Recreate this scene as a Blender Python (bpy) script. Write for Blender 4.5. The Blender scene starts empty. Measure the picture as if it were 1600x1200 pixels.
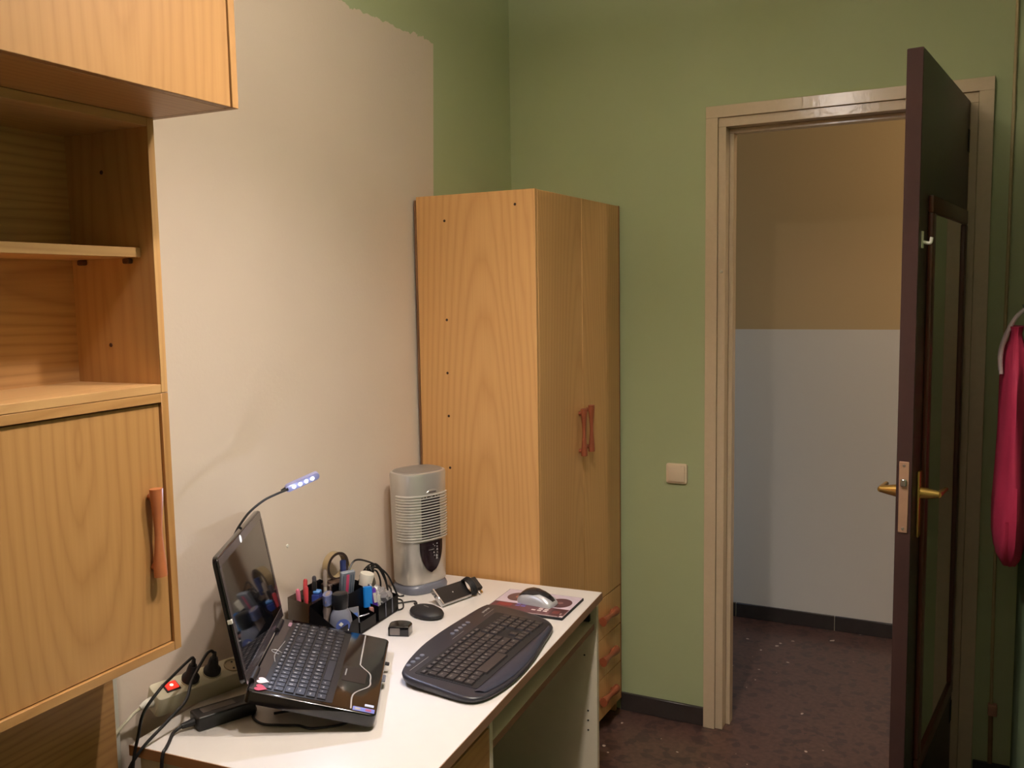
import bpy, bmesh, math, random
from mathutils import Vector, Matrix
PI = math.pi
random.seed(4)
SC = bpy.context.scene
COL = SC.collection

# ------------------------------------------------------------------ camera
cam_d = bpy.data.cameras.new('camera'); cam = bpy.data.objects.new('camera', cam_d); COL.objects.link(cam)
yaw, pit, rol = 0.4727, -0.0992, -0.017
fwd = Vector((-math.sin(yaw)*math.cos(pit), math.cos(yaw)*math.cos(pit), math.sin(pit)))
rgt = Vector((math.cos(yaw), math.sin(yaw), 0)); upv = rgt.cross(fwd)
r2 = rgt*math.cos(rol) + upv*math.sin(rol); u2 = -rgt*math.sin(rol) + upv*math.cos(rol)
M = Matrix((r2, u2, -fwd)).transposed().to_4x4(); M.translation = Vector((1.5709, -3.139, 1.5727))
cam.matrix_world = M
cam_d.sensor_width = 36; cam_d.lens = 1427.4/1600*36
cam_d.shift_x = 8.4/1600; cam_d.shift_y = -1.5/1600; cam_d.clip_start = 0.01
SC.camera = cam

# ------------------------------------------------------------------ light
SC.view_settings.view_transform = 'Standard'; SC.view_settings.look = 'None'
SC.view_settings.gamma = 1; SC.view_settings.use_curve_mapping = False
SC.view_settings.exposure = 0.0
w = bpy.data.worlds.new('world'); SC.world = w; w.use_nodes = True
w.node_tree.nodes['Background'].inputs[0].default_value = (0.5, 0.6, 0.8, 1)
w.node_tree.nodes['Background'].inputs[1].default_value = 0.01
LAMP = Vector((0.95, -1.70, 2.455))
def area(name, loc, target, power, color, size, shape='DISK', sy=None):
    d = bpy.data.lights.new(name, 'AREA'); d.energy = power; d.color = color; d.shape = shape; d.size = size
    if sy: d.size_y = sy
    o = bpy.data.objects.new(name, d); COL.objects.link(o); o.location = loc
    o.rotation_euler = (Vector(target)-Vector(loc)).to_track_quat('-Z', 'Y').to_euler()
    return o
WARM = (1.0, 0.90, 0.84)
for lx, ly, lz in ((.95, -1.60, 2.455), (.95, -2.02, 2.54)):
    area('ceiling_bulb_light', (lx, ly, lz), (lx, ly, 0), 1.0, WARM, 0.06)
    area('bulb_uplight', (lx, ly, lz+.02), (lx, ly, 9), 25.0, WARM, .10)  # upward light added to raise the ambient bounce off the ceiling
    for typ, pw in (('SPOT', 53.0), ('POINT', 3.2)):
        d_ = bpy.data.lights.new('bulb_'+typ.lower(), typ); d_.energy = pw; d_.color = WARM; d_.shadow_soft_size = .03
        if typ == 'SPOT': d_.spot_size = math.radians(130); d_.spot_blend = 1.0
        o_ = bpy.data.objects.new('bulb_'+typ.lower(), d_); COL.objects.link(o_); o_.location = (lx, ly, lz-.01)
area('hall_lamp_light', (2.6, .62, 2.5), (.8, 1.1, 1.2), 10, (1.0, .80, .60), .3)  # warm fill added to brighten the hall wall, no lamp stands there
area('hall_window_light', (-1.3, 0.62, 0.95), (1.2, 0.9, 0.5), 8.5, (0.42, 0.62, 1.0), 0.9, 'RECTANGLE', 1.1)  # bluish fill added at the hall's left end, no window is built
area('usb_lamp_light', (0.212, -1.465, 1.128), (0.66, -1.78, 0.69), 1.5, (0.60, 0.70, 1.0), 0.008)
d_ = bpy.data.lights.new('led_spill', 'POINT'); d_.energy = .22; d_.color = (.75, .82, 1.0); d_.shadow_soft_size = .002
o_ = bpy.data.objects.new('led_spill', d_); COL.objects.link(o_); o_.location = (.225, -1.515, 1.085)

# ------------------------------------------------------------------ materials
def lin(c):
    return tuple(((x/255)/12.92 if x/255 <= .04045 else ((x/255+.055)/1.055)**2.4) for x in c) + (1,)
class NT:
    def __init__(s, name, rough=.5, metal=0., color=(.5, .5, .5, 1)):
        s.m = bpy.data.materials.new(name); s.m.use_nodes = True; s.t = s.m.node_tree
        s.b = s.t.nodes['Principled BSDF']; s.b.inputs['Base Color'].default_value = color
        s.b.inputs['Roughness'].default_value = rough; s.b.inputs['Metallic'].default_value = metal
    def n(s, typ, **k):
        nd = s.t.nodes.new(typ)
        for a, v in k.items():
            if a.startswith('i_'):
                key = a[2:]; key = int(key) if key.isdigit() else key.replace('_', ' ')
                if hasattr(v, 'is_linked'): s.t.links.new(v, nd.inputs[key])
                else: nd.inputs[key].default_value = v
            else: setattr(nd, a, v)
        return nd
    def link(s, a, b): s.t.links.new(a, b)
    def mth(s, op, a, b=None, c=None):
        nd = s.t.nodes.new('ShaderNodeMath'); nd.operation = op
        for i, v in enumerate((a, b, c)):
            if v is None: continue
            if hasattr(v, 'is_linked'): s.t.links.new(v, nd.inputs[i])
            else: nd.inputs[i].default_value = v
        return nd.outputs[0]
    def mix(s, f, a, b):
        nd = s.t.nodes.new('ShaderNodeMix'); nd.data_type = 'RGBA'
        for i, v in ((0, f), (6, a), (7, b)):
            if hasattr(v, 'is_linked'): s.t.links.new(v, nd.inputs[i])
            else: nd.inputs[i].default_value = v
        return nd.outputs[2]
    def bump(s, h, st=.1, d=.002):
        bn = s.n('ShaderNodeBump'); bn.inputs['Strength'].default_value = st; bn.inputs['Distance'].default_value = d
        s.link(h, bn.inputs['Height']); s.link(bn.outputs[0], s.b.inputs['Normal'])
    def obj(s): return s.n('ShaderNodeTexCoord').outputs['Object']
def plain(name, c, rough=.5, metal=0., noise=0.06, nscale=30, coat=0, bump=0, trans=0, ior=None, alpha=None):
    k = NT(name, rough, metal, lin(c))
    tx = k.n('ShaderNodeTexNoise', i_Vector=k.obj()); tx.inputs['Scale'].default_value = nscale; tx.inputs['Detail'].default_value = 4
    a = lin(c); d = tuple(max(0, x*(1-noise*2)) for x in a[:3])+(1,); l = tuple(min(1, x*(1+noise*2)) for x in a[:3])+(1,)
    k.link(k.mix(tx.outputs[0], d, l), k.b.inputs['Base Color'])
    if coat: k.b.inputs['Coat Weight'].default_value = coat; k.b.inputs['Coat Roughness'].default_value = .08
    if bump: k.bump(tx.outputs[0], bump)
    if trans: k.b.inputs['Transmission Weight'].default_value = trans
    if alpha is not None: k.b.inputs['Alpha'].default_value = alpha
    return k.m
def emis(name, c, st, base=None):
    k = NT(name, .4, 0, lin(base or c)); k.b.inputs['Emission Color'].default_value = lin(c); k.b.inputs['Emission Strength'].default_value = st
    return k.m
def wood(name, light, dark, along='z', rough=.42, period=.42, off=0.0, contrast=.75, zc=.35, ring=58, zs=.085):
    k = NT(name, rough); sp = k.n('ShaderNodeSeparateXYZ', i_Vector=k.obj())
    ax = {'x': 0, 'y': 1, 'z': 2}[along]; al = sp.outputs[ax]; o = [sp.outputs[i] for i in range(3) if i != ax]
    u = k.mth('ADD', k.mth('ADD', o[0], o[1]), off)
    cell = k.mth('FLOOR', k.mth('DIVIDE', u, period)); uu = k.mth('SUBTRACT', k.mth('SUBTRACT', u, k.mth('MULTIPLY', cell, period)), period/2)
    sh = k.mth('MULTIPLY', k.mth('SINE', k.mth('MULTIPLY', cell, 12.9)), .3)
    zz = k.mth('MULTIPLY', k.mth('SUBTRACT', k.mth('ADD', al, sh), zc), zs)
    cv = k.n('ShaderNodeCombineXYZ'); k.link(u, cv.inputs[0]); k.link(k.mth('MULTIPLY', al, .12), cv.inputs[2])
    nz = k.n('ShaderNodeTexNoise', i_Vector=cv.outputs[0]); nz.inputs['Scale'].default_value = 9; nz.inputs['Detail'].default_value = 3
    wob = k.mth('MULTIPLY', k.mth('SUBTRACT', nz.outputs[0], .5), .055)
    d = k.mth('SQRT', k.mth('ADD', k.mth('POWER', k.mth('ADD', uu, wob), 2.), k.mth('POWER', zz, 2.)))
    band = k.mth('PINGPONG', k.mth('MULTIPLY', k.mth('ADD', d, k.mth('MULTIPLY', wob, .5)), ring*2), 1.0)
    band = k.mth('POWER', band, 2.2)
    cf = k.n('ShaderNodeCombineXYZ'); k.link(k.mth('MULTIPLY', o[0], 1.), cf.inputs[0]); k.link(o[1], cf.inputs[1]); k.link(k.mth('MULTIPLY', al, .03), cf.inputs[2])
    fn = k.n('ShaderNodeTexNoise', i_Vector=cf.outputs[0]); fn.inputs['Scale'].default_value = 160; fn.inputs['Detail'].default_value = 5
    bl = k.n('ShaderNodeTexNoise', i_Vector=cv.outputs[0]); bl.inputs['Scale'].default_value = 5
    f = k.mth('ADD', k.mth('MULTIPLY', band, .42*contrast), k.mth('ADD', k.mth('MULTIPLY', fn.outputs[0], .55*contrast), k.mth('MULTIPLY', bl.outputs[0], .3)))
    f = k.mth('MAXIMUM', k.mth('MINIMUM', k.mth('SUBTRACT', f, .18), 1.0), 0.0)
    k.link(k.mix(f, lin(light), lin(dark)), k.b.inputs['Base Color'])
    return k.m
OAK_L, OAK_D = (192, 146, 90), (156, 108, 58)
m_oak = wood('oak_veneer_upright', OAK_L, OAK_D, 'z', period=.36, zc=.42, ring=44, off=.15, zs=.22, contrast=.85)
m_oak_w = wood('oak_veneer_wardrobe', (216, 168, 108), (182, 130, 74), 'z', period=.5, off=.02, contrast=.8)
m_oak_y = wood('oak_veneer_sideways', OAK_L, OAK_D, 'y')
m_oak2 = wood('oak_veneer_inner_upright', (214, 170, 112), (182, 132, 80), 'z', period=.36, zc=.12, ring=42, off=.09)  # same oak, lightened to offset the shade inside the open unit
m_oak2_y = wood('oak_veneer_inner_sideways', (210, 166, 110), (178, 130, 78), 'y')  # sideways grain copy, lightened against the same shade
m_oak_up = wood('oak_veneer_upper', (172, 130, 80), (140, 98, 54), 'z', period=.44, zc=.3, ring=44, off=.05, zs=.15)  # same oak, darkened to hold down strong lamp light on the upper cabinet
m_oak_yd = wood('oak_backing_sideways', (208, 160, 104), (158, 112, 64), 'y', contrast=1.0)
m_oak_x = wood('oak_veneer_across', OAK_L, OAK_D, 'x')
m_handle = plain('reddish_turned_wood', (182, 108, 66), .35, noise=.08, nscale=40, coat=.3)
m_handle_dark = plain('dark_red_turned_wood', (146, 78, 50), .4, noise=.08, nscale=40)
m_edge = plain('brown_edge_band', (150, 112, 84), .5, noise=.05)
m_white_top = plain('white_laminate', (226, 219, 212), .28, noise=.01)
m_cream_board = plain('cream_laminate', (226, 214, 190), .45, noise=.02)
m_trim = plain('glossy_cream_paint', (208, 188, 158), .19, noise=.03, nscale=55, bump=.22)
m_black = plain('black_plastic', (24, 23, 25), .35, noise=.05)
m_black_m = plain('matte_black_plastic', (30, 28, 30), .6, noise=.05)
m_piano = plain('gloss_black_plastic', (14, 13, 15), .08, noise=.02, coat=.5)
m_key = plain('laptop_key_black', (34, 31, 33), .5)
m_kkey = plain('keyboard_key_grey', (52, 48, 50), .42)
m_kbody = plain('keyboard_charcoal', (44, 43, 50), .38, noise=.04)
m_kpalm = plain('keyboard_palm_rest', (44, 48, 62), .42, noise=.03)
m_legend = plain('legend_white', (225, 222, 216), .5, noise=0)
m_keyleg = plain('key_print', (176, 172, 166), .5, noise=0)
m_legend2 = plain('legend_grey', (150, 146, 140), .5, noise=0)
m_silver = plain('silver_paint', (206, 201, 194), .32, .55, noise=.02)
m_silver_d = plain('silver_mouse', (200, 200, 202), .3, .3, noise=.02)
m_mouse_dark = plain('mouse_dark_gloss', (52, 49, 52), .15, .3)
m_base_grey = plain('blue_grey_plastic', (108, 110, 122), .3)
m_chrome = plain('chrome', (205, 205, 208), .15, 1., noise=.0)
m_brass = plain('polished_brass', (214, 172, 98), .25, .9, noise=.04)
m_cable = plain('black_cable_rubber', (26, 24, 25), .45)
m_white_p = plain('white_plastic', (226, 222, 208), .4, noise=.02)
m_cream_p = plain('cream_plastic', (205, 198, 172), .4, noise=.02)
m_switch = plain('aged_white_plastic', (226, 206, 176), .35, noise=.02)
m_mahog = plain('dark_mahogany', (54, 38, 28), .45, noise=.18, nscale=7, coat=.15)
m_mahog_e = plain('mahogany_edge', (50, 22, 14), .85, noise=.15, nscale=10)
m_mould = plain('red_brown_moulding', (88, 44, 30), .3, noise=.1)
k = NT('mirror_silvering', .03, 1., (.80, .80, .76, 1)); m_mirror = k.m
m_base = plain('dark_baseboard_tile', (56, 50, 48), .35, noise=.15, nscale=25)
m_ceil = plain('ceiling_white', (228, 220, 204), .8, noise=.02)
m_pink = None
def paint(name, c, c2=None, sc=3.0):
    k = NT(name, .75); P = k.obj()
    a = k.n('ShaderNodeTexNoise', i_Vector=P); a.inputs['Scale'].default_value = sc; a.inputs['Detail'].default_value = 5
    f = k.n('ShaderNodeTexNoise', i_Vector=P); f.inputs['Scale'].default_value = 90; f.inputs['Detail'].default_value = 3
    c2 = c2 or tuple(x*.94 for x in c)
    k.link(k.mix(a.outputs[0], lin(c2), lin(c)), k.b.inputs['Base Color']); k.bump(f.outputs[0], .25, .0015)
    return k
GREEN, GREEN2 = (176, 186, 142), (168, 178, 134)
m_green = paint('green_wall_paint', GREEN, GREEN2).m
# left wall: cream patch with a hand-cut edge on green paint
k = paint('cream_and_green_paint', (224, 208, 190), (216, 199, 180))
sp = k.n('ShaderNodeSeparateXYZ', i_Vector=k.obj())
e = k.n('ShaderNodeTexNoise', i_Vector=k.obj()); e.inputs['Scale'].default_value = 22; e.inputs['Detail'].default_value = 4
lim = k.mth('ADD', 2.372, k.mth('MULTIPLY', k.mth('SUBTRACT', e.outputs[0], .5), .05))
lim2 = k.mth('ADD', -.5555, k.mth('MULTIPLY', k.mth('SUBTRACT', sp.outputs[2], 2.1), .045))
msk = k.mth('MULTIPLY', k.mth('LESS_THAN', sp.outputs[2], lim), k.mth('LESS_THAN', sp.outputs[1], lim2))
old = k.b.inputs['Base Color'].links[0].from_socket
k.link(k.mix(msk, lin(GREEN), old), k.b.inputs['Base Color']); m_left = k.m
# hall wall: two paint tones
k = paint('hall_two_tone_paint', (222, 204, 172))
sp = k.n('ShaderNodeSeparateXYZ', i_Vector=k.obj())
k.link(k.mix(k.mth('GREATER_THAN', sp.outputs[2], 1.382), lin((232, 226, 214)), lin((204, 176, 128))), k.b.inputs['Base Color']); m_hall = k.m
# terrazzo
k = NT('dark_terrazzo', .28); P = k.obj()
v = k.n('ShaderNodeTexVoronoi', i_Vector=P); v.inputs['Scale'].default_value = 38; v.inputs['Randomness'].default_value = 1
wn = k.n('ShaderNodeTexNoise', i_Vector=P); wn.inputs['Scale'].default_value = 14
vm = k.n('ShaderNodeVectorMath', operation='MULTIPLY_ADD'); k.link(wn.outputs['Color'], vm.inputs[0]); vm.inputs[1].default_value = (.05, .05, .05); k.link(P, vm.inputs[2]); k.link(vm.outputs[0], v.inputs['Vector'])
n1 = k.n('ShaderNodeTexNoise', i_Vector=P); n1.inputs['Scale'].default_value = 55; n1.inputs['Detail'].default_value = 5
n2 = k.n('ShaderNodeTexNoise', i_Vector=P); n2.inputs['Scale'].default_value = 8
sc = k.n('ShaderNodeSeparateColor', i_Color=v.outputs['Color'])
chip = k.mth('MULTIPLY', k.mth('GREATER_THAN', sc.outputs[0], .945), k.mth('LESS_THAN', v.outputs['Distance'], k.mth('ADD', .12, k.mth('MULTIPLY', sc.outputs[1], .25))))
chip2 = k.mth('GREATER_THAN', sc.outputs[2], .8)
b0 = k.mix(n1.outputs[0], lin((44, 31, 29)), lin((116, 86, 76)))
b1 = k.mix(k.mth('MULTIPLY', chip2, .5), b0, lin((34, 30, 36)))
k.link(k.mix(chip, b1, lin((205, 190, 175))), k.b.inputs['Base Color']); m_floor = k.m

# ------------------------------------------------------------------ mesh helpers
def bm_():
    return bmesh.new()
def box(bm, x0, x1, y0, y1, z0, z1, bev=0, seg=2, mat=None):
    t = bmesh.new(); bmesh.ops.create_cube(t, size=1)
    for v in t.verts:
        v.co = Vector(((x0+x1)/2+v.co.x*(x1-x0), (y0+y1)/2+v.co.y*(y1-y0), (z0+z1)/2+v.co.z*(z1-z0)))
    if bev: bmesh.ops.bevel(t, geom=t.edges[:], offset=bev, segments=seg, affect='EDGES', profile=.5)
    return merge(bm, t, mat)
def merge(bm, t, mat=None):
    if mat is not None: t.transform(mat)
    me = bpy.data.meshes.new('tmp'); t.to_mesh(me); t.free(); bm.from_mesh(me); bpy.data.meshes.remove(me)
    return bm
def prism(bm, pts, z0, z1, bev=0, seg=2, mat=None):
    t = bmesh.new(); vs = [t.verts.new((p[0], p[1], z0)) for p in pts]; f = t.faces.new(vs)
    r = bmesh.ops.extrude_face_region(t, geom=[f])
    tv = [v for v in r['geom'] if isinstance(v, bmesh.types.BMVert)]
    for v in tv: v.co.z = z1
    bmesh.ops.recalc_face_normals(t, faces=t.faces[:])
    if bev:
        top = [e for e in t.edges if all(v in tv for v in e.verts)]
        bmesh.ops.bevel(t, geom=top, offset=bev, segments=seg, affect='EDGES', profile=.5)
    return merge(bm, t, mat)
def lathe(bm, prof, seg=24, mat=None, sx=1, sy=1):
    t = bmesh.new(); rings = []
    for r, z in prof:
        rings.append([t.verts.new((r*sx*math.cos(2*PI*i/seg), r*sy*math.sin(2*PI*i/seg), z)) for i in range(seg)])
    for a, b in zip(rings, rings[1:]):
        for i in range(seg): t.faces.new((a[i], a[(i+1) % seg], b[(i+1) % seg], b[i]))
    t.faces.new(rings[0][::-1]); t.faces.new(rings[-1])
    bmesh.ops.remove_doubles(t, verts=t.verts[:], dist=1e-6)
    bmesh.ops.recalc_face_normals(t, faces=t.faces[:])
    return merge(bm, t, mat)
def spline(pts, n=8):
    P = [Vector(p) for p in pts]; P = [P[0]*2-P[1]]+P+[P[-1]*2-P[-2]]; out = []
    for i in range(1, len(P)-2):
        for k in range(n):
            t = k/n; a, b, c, d = P[i-1:i+3]
            out.append(.5*((2*b)+(c-a)*t+(2*a-5*b+4*c-d)*t*t+(3*b-a-3*c+d)*t**3))
    out.append(P[-2]); return out
def tube(bm, pts, r, seg=8, n=8, smooth=True, mat=None):
    Q = spline(pts, n) if smooth else [Vector(p) for p in pts]
    t = bmesh.new(); rings = []; up = Vector((.13, .27, .95)).normalized()
    for i, p in enumerate(Q):
        d = (Q[min(i+1, len(Q)-1)]-Q[max(i-1, 0)]).normalized()
        a = up-d*up.dot(d)
        if a.length < 1e-3: a = Vector((1, 0, 0))-d*d.x
        a.normalize(); b = d.cross(a); up = a
        rr = r(i/(len(Q)-1)) if callable(r) else r
        rings.append([t.verts.new(p+a*rr*math.cos(2*PI*k/seg)+b*rr*math.sin(2*PI*k/seg)) for k in range(seg)])
    for a, b in zip(rings, rings[1:]):
        for i in range(seg): t.faces.new((a[i], a[(i+1) % seg], b[(i+1) % seg], b[i]))
    t.faces.new(rings[0][::-1]); t.faces.new(rings[-1]); bmesh.ops.recalc_face_normals(t, faces=t.faces[:])
    return merge(bm, t, mat)
def loft(bm, secs, mat=None, cap=True):
    t = bmesh.new(); R = [[t.verts.new(p) for p in s] for s in secs]; n = len(R[0])
    for a, b in zip(R, R[1:]):
        for i in range(n): t.faces.new((a[i], a[(i+1) % n], b[(i+1) % n], b[i]))
    if cap: t.faces.new(R[0][::-1]); t.faces.new(R[-1])
    bmesh.ops.recalc_face_normals(t, faces=t.faces[:])
    return merge(bm, t, mat)
def obj(name, bm, mat, parent=None, loc=None, rot=None, label=None, ang=38, kind=None):
    me = bpy.data.meshes.new(name); bm.to_mesh(me); bm.free()
    for m in (mat if isinstance(mat, (list, tuple)) else [mat]): me.materials.append(m)
    me.polygons.foreach_set('use_smooth', [True]*len(me.polygons)); me.set_sharp_from_angle(angle=math.radians(ang))
    return obj_me(name, me, parent, loc, rot, label, kind)
def obj_me(name, me, parent=None, loc=None, rot=None, label=None, kind=None):
    o = bpy.data.objects.new(name, me); COL.objects.link(o)
    if parent: o.parent = parent
    if loc is not None: o.location = loc
    if rot is not None: o.rotation_euler = rot
    if label: o['label'] = label
    if kind: o['kind'] = kind
    return o
def thing(name, label, cat, loc=(0, 0, 0), rz=0, group=None, kind=None):
    o = bpy.data.objects.new(name, None); COL.objects.link(o); o.empty_display_size = .05
    o.location = loc; o.rotation_euler = (0, 0, rz); o['label'] = label; o['category'] = cat
    if group: o['group'] = group
    if kind: o['kind'] = kind
    return o
def tag(o, label, cat, group=None, kind=None):
    o['label'] = label; o['category'] = cat
    if group: o['group'] = group
    if kind: o['kind'] = kind
    return o
TXT = {}
def text_mesh(s, size, mat):
    key = (s, size, mat.name)
    if key in TXT: return TXT[key]
    c = bpy.data.curves.new('text', 'FONT'); c.body = s; c.size = size; c.align_x = 'CENTER'; c.align_y = 'CENTER'; c.resolution_u = 2
    c.offset = size*.025
    o = bpy.data.objects.new('text', c); COL.objects.link(o); bpy.context.view_layer.update()
    me = bpy.data.meshes.new_from_object(o.evaluated_get(bpy.context.evaluated_depsgraph_get()))
    COL.objects.unlink(o); bpy.data.objects.remove(o); me.name = 'text'; me.materials.clear(); me.materials.append(mat); TXT[key] = me
    return me
def arc_rect(hx, hy, r, n=5, cx=0, cy=0):
    out = []
    for sx, sy, a0 in ((1, 1, 0), (-1, 1, PI/2), (-1, -1, PI), (1, -1, 1.5*PI)):
        for i in range(n+1):
            a = a0+PI/2*i/n; out.append((cx+sx*(hx-r)+r*math.cos(a), cy+sy*(hy-r)+r*math.sin(a)))
    return out
T4 = Matrix.Translation
def R4(a, ax): return Matrix.Rotation(a, 4, ax)

# ------------------------------------------------------------------ room shell
H = 2.72; XR = 1.715; YN = -4.2; YH = 1.1624
def struct(name, label, bm, m, cat='wall'):
    return tag(obj(name, bm, m), label, cat, kind='structure')
struct('floor', 'dark brown terrazzo floor with pale stone chips', box(bm_(), -1.6, 3.4, YN, 1.3, -.06, 0), m_floor, 'floor')
struct('ceiling', 'plain white ceiling above the room and hallway', box(bm_(), -1.6, 3.4, YN, 1.3, H, H+.06), m_ceil, 'ceiling')
struct('wall_left', 'left wall with a cream painted patch edged in green paint', box(bm_(), -.1, 0, YN-.1, .1, 0, H), m_left)
struct('wall_right', 'narrow strip of green right wall behind the pink bag', box(bm_(), XR, XR+.1, YN-.1, 0, 0, H), paint('deeper_green_paint', (118, 138, 100)).m)  # same green paint, darkened to cut light bounced onto the wardrobe front
struct('wall_near', 'wall behind the viewer facing the doorway', box(bm_(), 0, XR, YN-.1, YN, 0, H), paint('cream_near_wall', (226, 210, 180)).m)
b = bm_(); box(b, 0, .80, 0, .09, 0, H); box(b, 1.56, XR+.1, 0, .09, 0, H); box(b, .80, 1.56, 0, .09, 2.13, H)
struct('wall_back', 'green wall around the doorway', b, m_green)
struct('wall_hall', 'pale hallway wall beyond the doorway, beige above and whitish below', box(bm_(), -1.6, 3.4, YH, YH+.1, 0, H), m_hall)
struct('wall_hall_left', 'end wall of the hallway to the left', box(bm_(), -1.7, -1.6, -.1, YH+.1, 0, H), m_hall)
struct('wall_hall_right', 'end wall of the hallway to the right', box(bm_(), 3.4, 3.5, -.1, YH+.1, 0, H), m_hall)
b = bm_(); box(b, -1.6, -.1, -.01, .09, 0, H); box(b, XR+.1, 3.4, -.01, .09, 0, H)
struct('wall_hall_near', 'hallway side of the partition wall', b, m_hall)
# baseboards: tiles
def baseboard(name, label, x0, x1, y0, y1, hz, tile=.4, along='x', start=None):
    r = thing(name, label, 'baseboard', ((x0+x1)/2, (y0+y1)/2, 0), kind='structure')
    a0, a1 = (x0, x1) if along == 'x' else (y0, y1); p = start if start is not None else a0
    cx, cy = (x0+x1)/2, (y0+y1)/2
    while p > a0: p -= tile
    while p < a1-.001:
        q = min(p+tile, a1); s = max(p, a0); p += tile
        if q-s < .01: continue
        if along == 'x': bb = box(bm_(), s-cx+.001, q-cx-.001, y0-cy, y1-cy, 0, hz, .002, 1)
        else: bb = box(bm_(), x0-cx, x1-cx, s-cy+.001, q-cy-.001, 0, hz, .002, 1)
        obj('tile', bb, m_base, r)
    obj('grout', box(bm_(), x0-cx+.001, x1-cx-.001, y0-cy+.002, y1-cy-.001, 0, hz-.003), m_cream_p, r)
baseboard('baseboard_back', 'dark baseboard between wardrobe and door frame', .43, .746, -.012, 0, .068, .33, start=.43)
baseboard('baseboard_back_right', 'short dark baseboard right of the door frame', 1.61, XR, -.012, 0, .068)
baseboard('baseboard_hall', 'dark baseboard tiles along the hallway wall', -1.6, 3.4, YH-.012, YH, .068, .45, start=1.045)
baseboard('baseboard_right', 'dark baseboard along the right wall', XR-.012, XR, YN, -.013, .068, .4, 'y')
baseboard('baseboard_left', 'dark baseboard low on the left wall under the desk', 0, .012, -1.8, -.72, .068, .4, 'y')

# door frame
tr = thing('trim_1', 'cream painted door frame around the doorway', 'door frame', (1.177, 0, 0), kind='structure')
def fr(name, x0, x1, y0, y1, z0, z1, bev=.0012):
    obj(name, box(bm_(), x0-1.177, x1-1.177, y0, y1, z0, z1, bev), m_trim, tr, ang=15)
fr('left_casing', .7464, .787, -.018, .0, 0, 2.1432); fr('right_casing', 1.567, 1.6078, -.018, 0, 0, 2.1432)
fr('top_casing', .7464, 1.6078, -.018, .0, 2.1432, 2.182)
fr('left_jamb', .7875, .813, -.008, .10, 0, 2.1125); fr('right_jamb', 1.545, 1.5665, -.008, .10, 0, 2.1125)
fr('head_jamb', .7875, 1.5665, -.008, .10, 2.1127, 2.1428)
fr('left_stop', .8132, .828, .042, .085, 0, 2.0965); fr('right_stop', 1.53, 1.5448, .042, .085, 0, 2.0965)
fr('top_stop', .8132, 1.5448, .042, .085, 2.0967, 2.1123)
obj('strike_button', lathe(bm_(), [(0, 0), (.006, 0), (.006, .003), (.004, .005), (0, .005)], 12, T4((.80-1.177, -.008, 1.63)) @ R4(PI/2, 'X')), m_cream_p, tr)

# door leaf (opens into the room)
LA = math.radians(-96.865)
dl = thing('door_1', 'open dark mahogany door with brass levers and a mirror on its face', 'door', (1.5445, -.002, 0), LA, kind='structure')
LW = .775; TH = .037   # thickness lies to local -y (towards the doorway side), mirror face is local +y
obj('leaf', box(bm_(), .0, LW, -TH, 0, .012, 2.119, .003), m_mahog, dl, ang=15)
obj('edge_strip', box(bm_(), LW, LW+.002, -TH+.001, -.001, .014, 2.117, .0005, 1), m_mahog_e, dl, label='red brown free edge of the door')
mf = bm_(); x0, x1, z0, z1 = .075, .665, .31, 1.79; fw = .042
for a in ((x0, x1, z1-fw, z1), (x0, x1, z0, z0+fw), (x0, x0+fw, z0+fw, z1-fw), (x1-fw, x1, z0+fw, z1-fw)):
    box(mf, a[0], a[1], 0, .013, a[2], a[3], .004)
mfr = obj('mirror_frame', mf, m_mould, dl)
obj('mirror', box(bm_(), x0+fw, x1-fw, .001, .006, z0+fw, z1-fw), m_mirror, mfr, label='tall mirror pane reflecting green wall')
for side in (1, -1):
    yb = 0 if side == 1 else -TH
    es = obj('handle_plate', box(bm_(), .685, .722, min(yb, yb+side*.008), max(yb, yb+side*.008), .952, 1.118, .003), m_brass, dl)
    tb = bm_()
    tube(tb, [(.704, yb+side*.006, 1.062), (.704, yb+side*.03, 1.062), (.704, yb+side*.05, 1.062)], lambda t: .0165-.0085*t, 14, 4, False)
    tube(tb, [(.708, yb+side*.048, 1.062), (.69, yb+side*.050, 1.062), (.66, yb+side*.051, 1.061), (.62, yb+side*.052, 1.060)], lambda t: .008-.002*t, 12, 5)
    obj('lever', tb, m_brass, es)
lp = obj('lock_plate', box(bm_(), LW+.0022, LW+.0045, -TH/2-.011, -TH/2+.011, .975, 1.15, .001, 1), plain('dull_lock_brass', (184, 146, 118), .45, .5), dl)
obj('latch', box(bm_(), LW+.0045, LW+.012, -TH/2-.007, -TH/2+.007, 1.09, 1.108, .002, 1), m_chrome, lp)
for zz in (.985, 1.14):
    obj('screw', lathe(bm_(), [(0, 0), (.004, 0), (.003, .0015), (0, .0015)], 10, T4((LW+.0044, -TH/2, zz)) @ R4(PI/2, 'Y')), m_chrome, lp)
for zz in (2.0, 1.10, .22):
    h = bm_(); lathe(h, [(0, -.035), (.008, -.035), (.008, .035), (0, .035)], 12, T4((-.004, .008, zz))); box(h, 0, .03, 0, .002, zz-.033, zz+.033)
    obj('hinge', h, m_black_m, dl)
hb = bm_(); box(hb, .728, .748, 0, .003, 1.66, 1.70, .001, 1); tube(hb, [(.738, .002, 1.675), (.738, .018, 1.672), (.738, .022, 1.685)], .004, 8)
obj('hook', hb, m_white_p, dl, label='small white hook stuck on the door face')

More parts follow.
